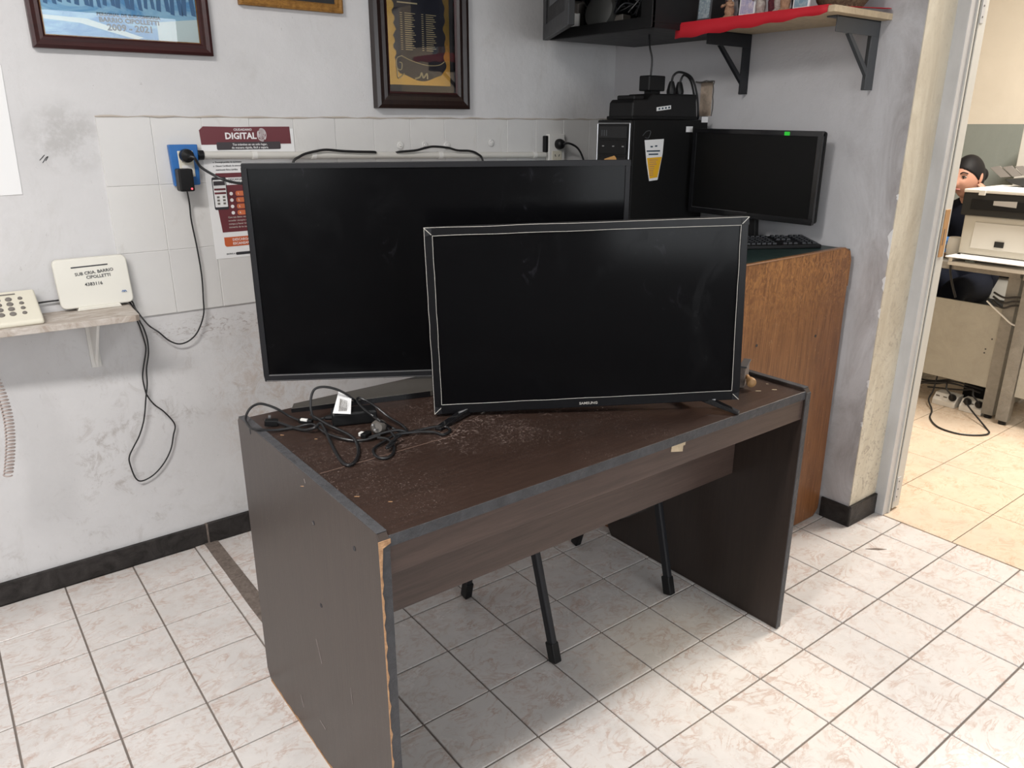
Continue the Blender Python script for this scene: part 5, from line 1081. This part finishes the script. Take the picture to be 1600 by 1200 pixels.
tag(MB().tube([tuple(at_x(px, py, 4.06)) for px, py in ((1500, 396), (1490, 402), (1485, 418), (1487, 440), (1493, 465))], .0055, 7).build('loose_cable', 'cable'), 'black cable dropping over the steel desk edge from the printer', 'cable')
tag(MB().box(4.25, 4.6, 1.46, 1.62, .001, .13).build('floor_box', 'black_matte', None, .01), 'black case on the floor behind the socket strip', 'box')
struct(MB().box(5.3, 5.745, 1.45, 1.972, 0, 1.40).build('pale_cabinet', 'printer_light', None, .003))  # pale tall cabinet behind the printer, not a trim piece

# ------------------------------------------------------------------ the seated person
per = thing('person', 'person in dark navy clothes with black hair tied back sitting behind the steel desk', 'person', (5.02, 2.0, 0))
HC = Vector((4.93, 2.078, 1.108))       # centre of the head
FD = Vector((-.92, .16, -.10)).normalized()     # where the face looks
SD = Vector((0, 0, 1)).cross(FD).normalized(); UD = FD.cross(SD)
def hp(f, s, u): return HC+FD*f+SD*s+UD*u
def skin_mesh(name, pts, edges, mat, parent, sub=2):
    me = bpy.data.meshes.new(name); me.from_pydata([p for p, r in pts], edges, []); o = bpy.data.objects.new(name, me); COL.objects.link(o)
    sk = o.modifiers.new('skin', 'SKIN'); sd = me.skin_vertices[0].data if me.skin_vertices else None
    if sd is None:
        bpy.context.view_layer.objects.active = o; bm = bmesh.new(); bm.from_mesh(me); bm.verts.layers.skin.verify(); bm.to_mesh(me); bm.free(); sd = me.skin_vertices[0].data
    for i, (p, r) in enumerate(pts): sd[i].radius = r if isinstance(r, tuple) else (r, r); sd[i].use_root = (i == 0)
    ss = o.modifiers.new('sub', 'SUBSURF'); ss.levels = sub; ss.render_levels = sub
    sk.use_smooth_shade = True; me.materials.append(M[mat]); attach(o, parent); return o
body = [((5.10, 2.03, .50), (.16, .13)), ((5.09, 2.03, .66), (.15, .12)), ((5.06, 2.035, .82), (.17, .12)), ((5.03, 2.04, .93), (.11, .10)), ((5.00, 2.045, .985), (.055, .055)), ((4.97, 2.045, 1.04), (.05, .05)),
        ((5.03, 2.21, .885), .065), ((4.93, 2.28, .70), .05), ((4.72, 2.20, .80), .042), ((4.62, 2.12, .79), .032),
        ((5.03, 1.87, .885), .065), ((4.95, 1.80, .78), .05), ((4.93, 1.86, .92), .040), ((4.945, 1.945, .975), .028),
        ((5.02, 2.12, .47), .10), ((4.62, 2.12, .50), .075), ((4.58, 2.11, .10), .055), ((5.02, 1.94, .47), .10), ((4.62, 1.92, .50), .075), ((4.60, 1.93, .10), .055),
        ((4.50, 2.11, .045), .04), ((4.50, 1.92, .045), .04)]
skin_mesh('body', body, [(0, 1), (1, 2), (2, 3), (3, 4), (4, 5), (3, 6), (6, 7), (7, 8), (8, 9), (3, 10), (10, 11), (11, 12), (12, 13), (0, 14), (14, 15), (15, 16), (16, 20), (0, 17), (17, 18), (18, 19), (19, 21)], 'uniform', per)
# head: one deformed ellipsoid with brow, nose, cheeks and chin
vs = []; fs = []; n, mm = 64, 48
def bump_(x, y, cx, cy, sx, sy): return math.exp(-((x-cx)/sx)**2-((y-cy)/sy)**2)
for i in range(mm+1):
    a = math.pi*i/mm
    for j in range(n):
        b = 2*math.pi*j/n; f = math.sin(a)*math.cos(b); s = math.sin(a)*math.sin(b); u = math.cos(a)
        F_, S_, U_ = f*.095, s*.074, u*.115
        if u < 0: S_ *= 1-.30*u*u; F_ *= 1-.10*u*u
        if f > 0: 
            F_ += .026*bump_(s, u, 0, -.22, .13, .13)*f+.010*bump_(s, u, 0, .05, .10, .25)*f
            F_ -= .011*(bump_(s, u, .40, .10, .2, .12)+bump_(s, u, -.40, .10, .2, .12))*f
            F_ += .008*bump_(s, u, 0, -.50, .3, .10)*f+.010*bump_(s, u, 0, -.86, .3, .14)
            F_ += .005*(bump_(s, u, .45, -.2, .25, .2)+bump_(s, u, -.45, -.2, .25, .2))*f
        vs.append(hp(F_, S_, U_))
fs = [(i*n+j, (i+1)*n+j, (i+1)*n+(j+1) % n, i*n+(j+1) % n) for i in range(mm) for j in range(n)]
head = MB().add(vs, fs).build('head', 'skin', per, smooth=True)
MB().tube([hp(-.02, 0, -.06), hp(-.05, 0, -.15)], .048, 14, 1, False).build('neck', 'skin', head, smooth=True)
for s in (-1, 1):
    ey = MB().ell(hp(.073, s*.031, .013), (.010, .0135, .0075), (0, 0, math.atan2(FD.y, FD.x)), 14, 8).build('eye', 'eye_white', head, smooth=True)
    MB().ell(hp(.0825, s*.031, .012), (.003, .0058, .0058), (0, 0, math.atan2(FD.y, FD.x)), 10, 6).build('iris', 'iris', ey, smooth=True)
    MB().tube([hp(.080, s*.017, .010), hp(.086, s*.031, .0205), hp(.077, s*.046, .013)], .0022, 6).build('eyelid', 'hair', ey)
    MB().tube([hp(.088, s*.014, .034), hp(.088, s*.032, .042), hp(.074, s*.052, .034)], .0035, 6).build('eyebrow', 'hair', head)
    MB().ell(hp(-.008, s*.076, .0), (.017, .007, .030), (0, R(-8), math.atan2(FD.y, FD.x)), 14, 8).build('ear', 'skin', head, smooth=True)
MB().tube([hp(.088, -.022, -.056), hp(.099, 0, -.053), hp(.088, .022, -.056)], .0055, 8).build('lips', 'lips', head, smooth=True)
# hair: cap pulled back from the forehead, with a bun
vs = []
for i in range(mm+1):
    a = math.pi*i/mm
    for j in range(n):
        b = 2*math.pi*j/n; f = math.sin(a)*math.cos(b); s = math.sin(a)*math.sin(b); u = math.cos(a)
        line = -.62+1.02*max(0, f+.20)**.75                      # hairline height over the azimuth
        tt = min(1, max(0, (u-line+.05)/.10)); k = .93+.155*tt*tt*(3-2*tt)
        vs.append(hp(f*.095*k-.006, s*.074*k, u*.115*k+.004))
MB().add(vs, fs).build('hair', 'hair', head, smooth=True)
MB().ell(hp(-.115, 0, .0), (.04, .045, .045), (0, 0, 0), 14, 10).build('hair_bun', 'hair', head, smooth=True)
# hand at the ear: palm and five bent fingers
hb = Vector((4.945, 1.955, .965)); 
hand = [(hb, (.022, .014)), (hb+Vector((-.008, .010, .045)), (.028, .013)), (hb+Vector((-.012, .014, .075)), (.026, .011))]; he = [(0, 1), (1, 2)]
for k in range(4):
    o_ = Vector((-.030+.018*k, .0, 0)); b0 = hand[2][0]+o_*.9; i0 = len(hand); ln = (.85, 1, .95, .75)[k]
    hand += [(b0+Vector((0, .008, .012)), .0085), (b0+Vector((-.002, .022, .030*ln)), .0080), (b0+Vector((-.003, .036, .040*ln)), .0070)]; he += [(2, i0), (i0, i0+1), (i0+1, i0+2)]
i0 = len(hand); hand += [(hb+Vector((-.036, .012, .030)), .010), (hb+Vector((-.050, .024, .052)), .0085)]; he += [(1, i0), (i0, i0+1)]
skin_mesh('hand', hand, he, 'skin', per, 1)
ch = thing('office_chair', 'dark seat under the person behind the steel desk', 'chair', (5.08, 2.03, 0))
MB().box(4.85, 5.30, 1.80, 2.26, .31, .365).build('seat', 'black_matte', ch, .02)
MB().box(5.28, 5.32, 1.82, 2.24, .50, .85).build('backrest', 'black_matte', ch, .02)
MB().lathe([(.25, 0), (.25, .03), (.04, .06), (.03, .31)], (5.08, 2.03, 0), 20).build('pedestal', 'black', ch)
MB().box(5.27, 5.30, 1.98, 2.08, .32, .55).build('back_bracket', 'black', ch)
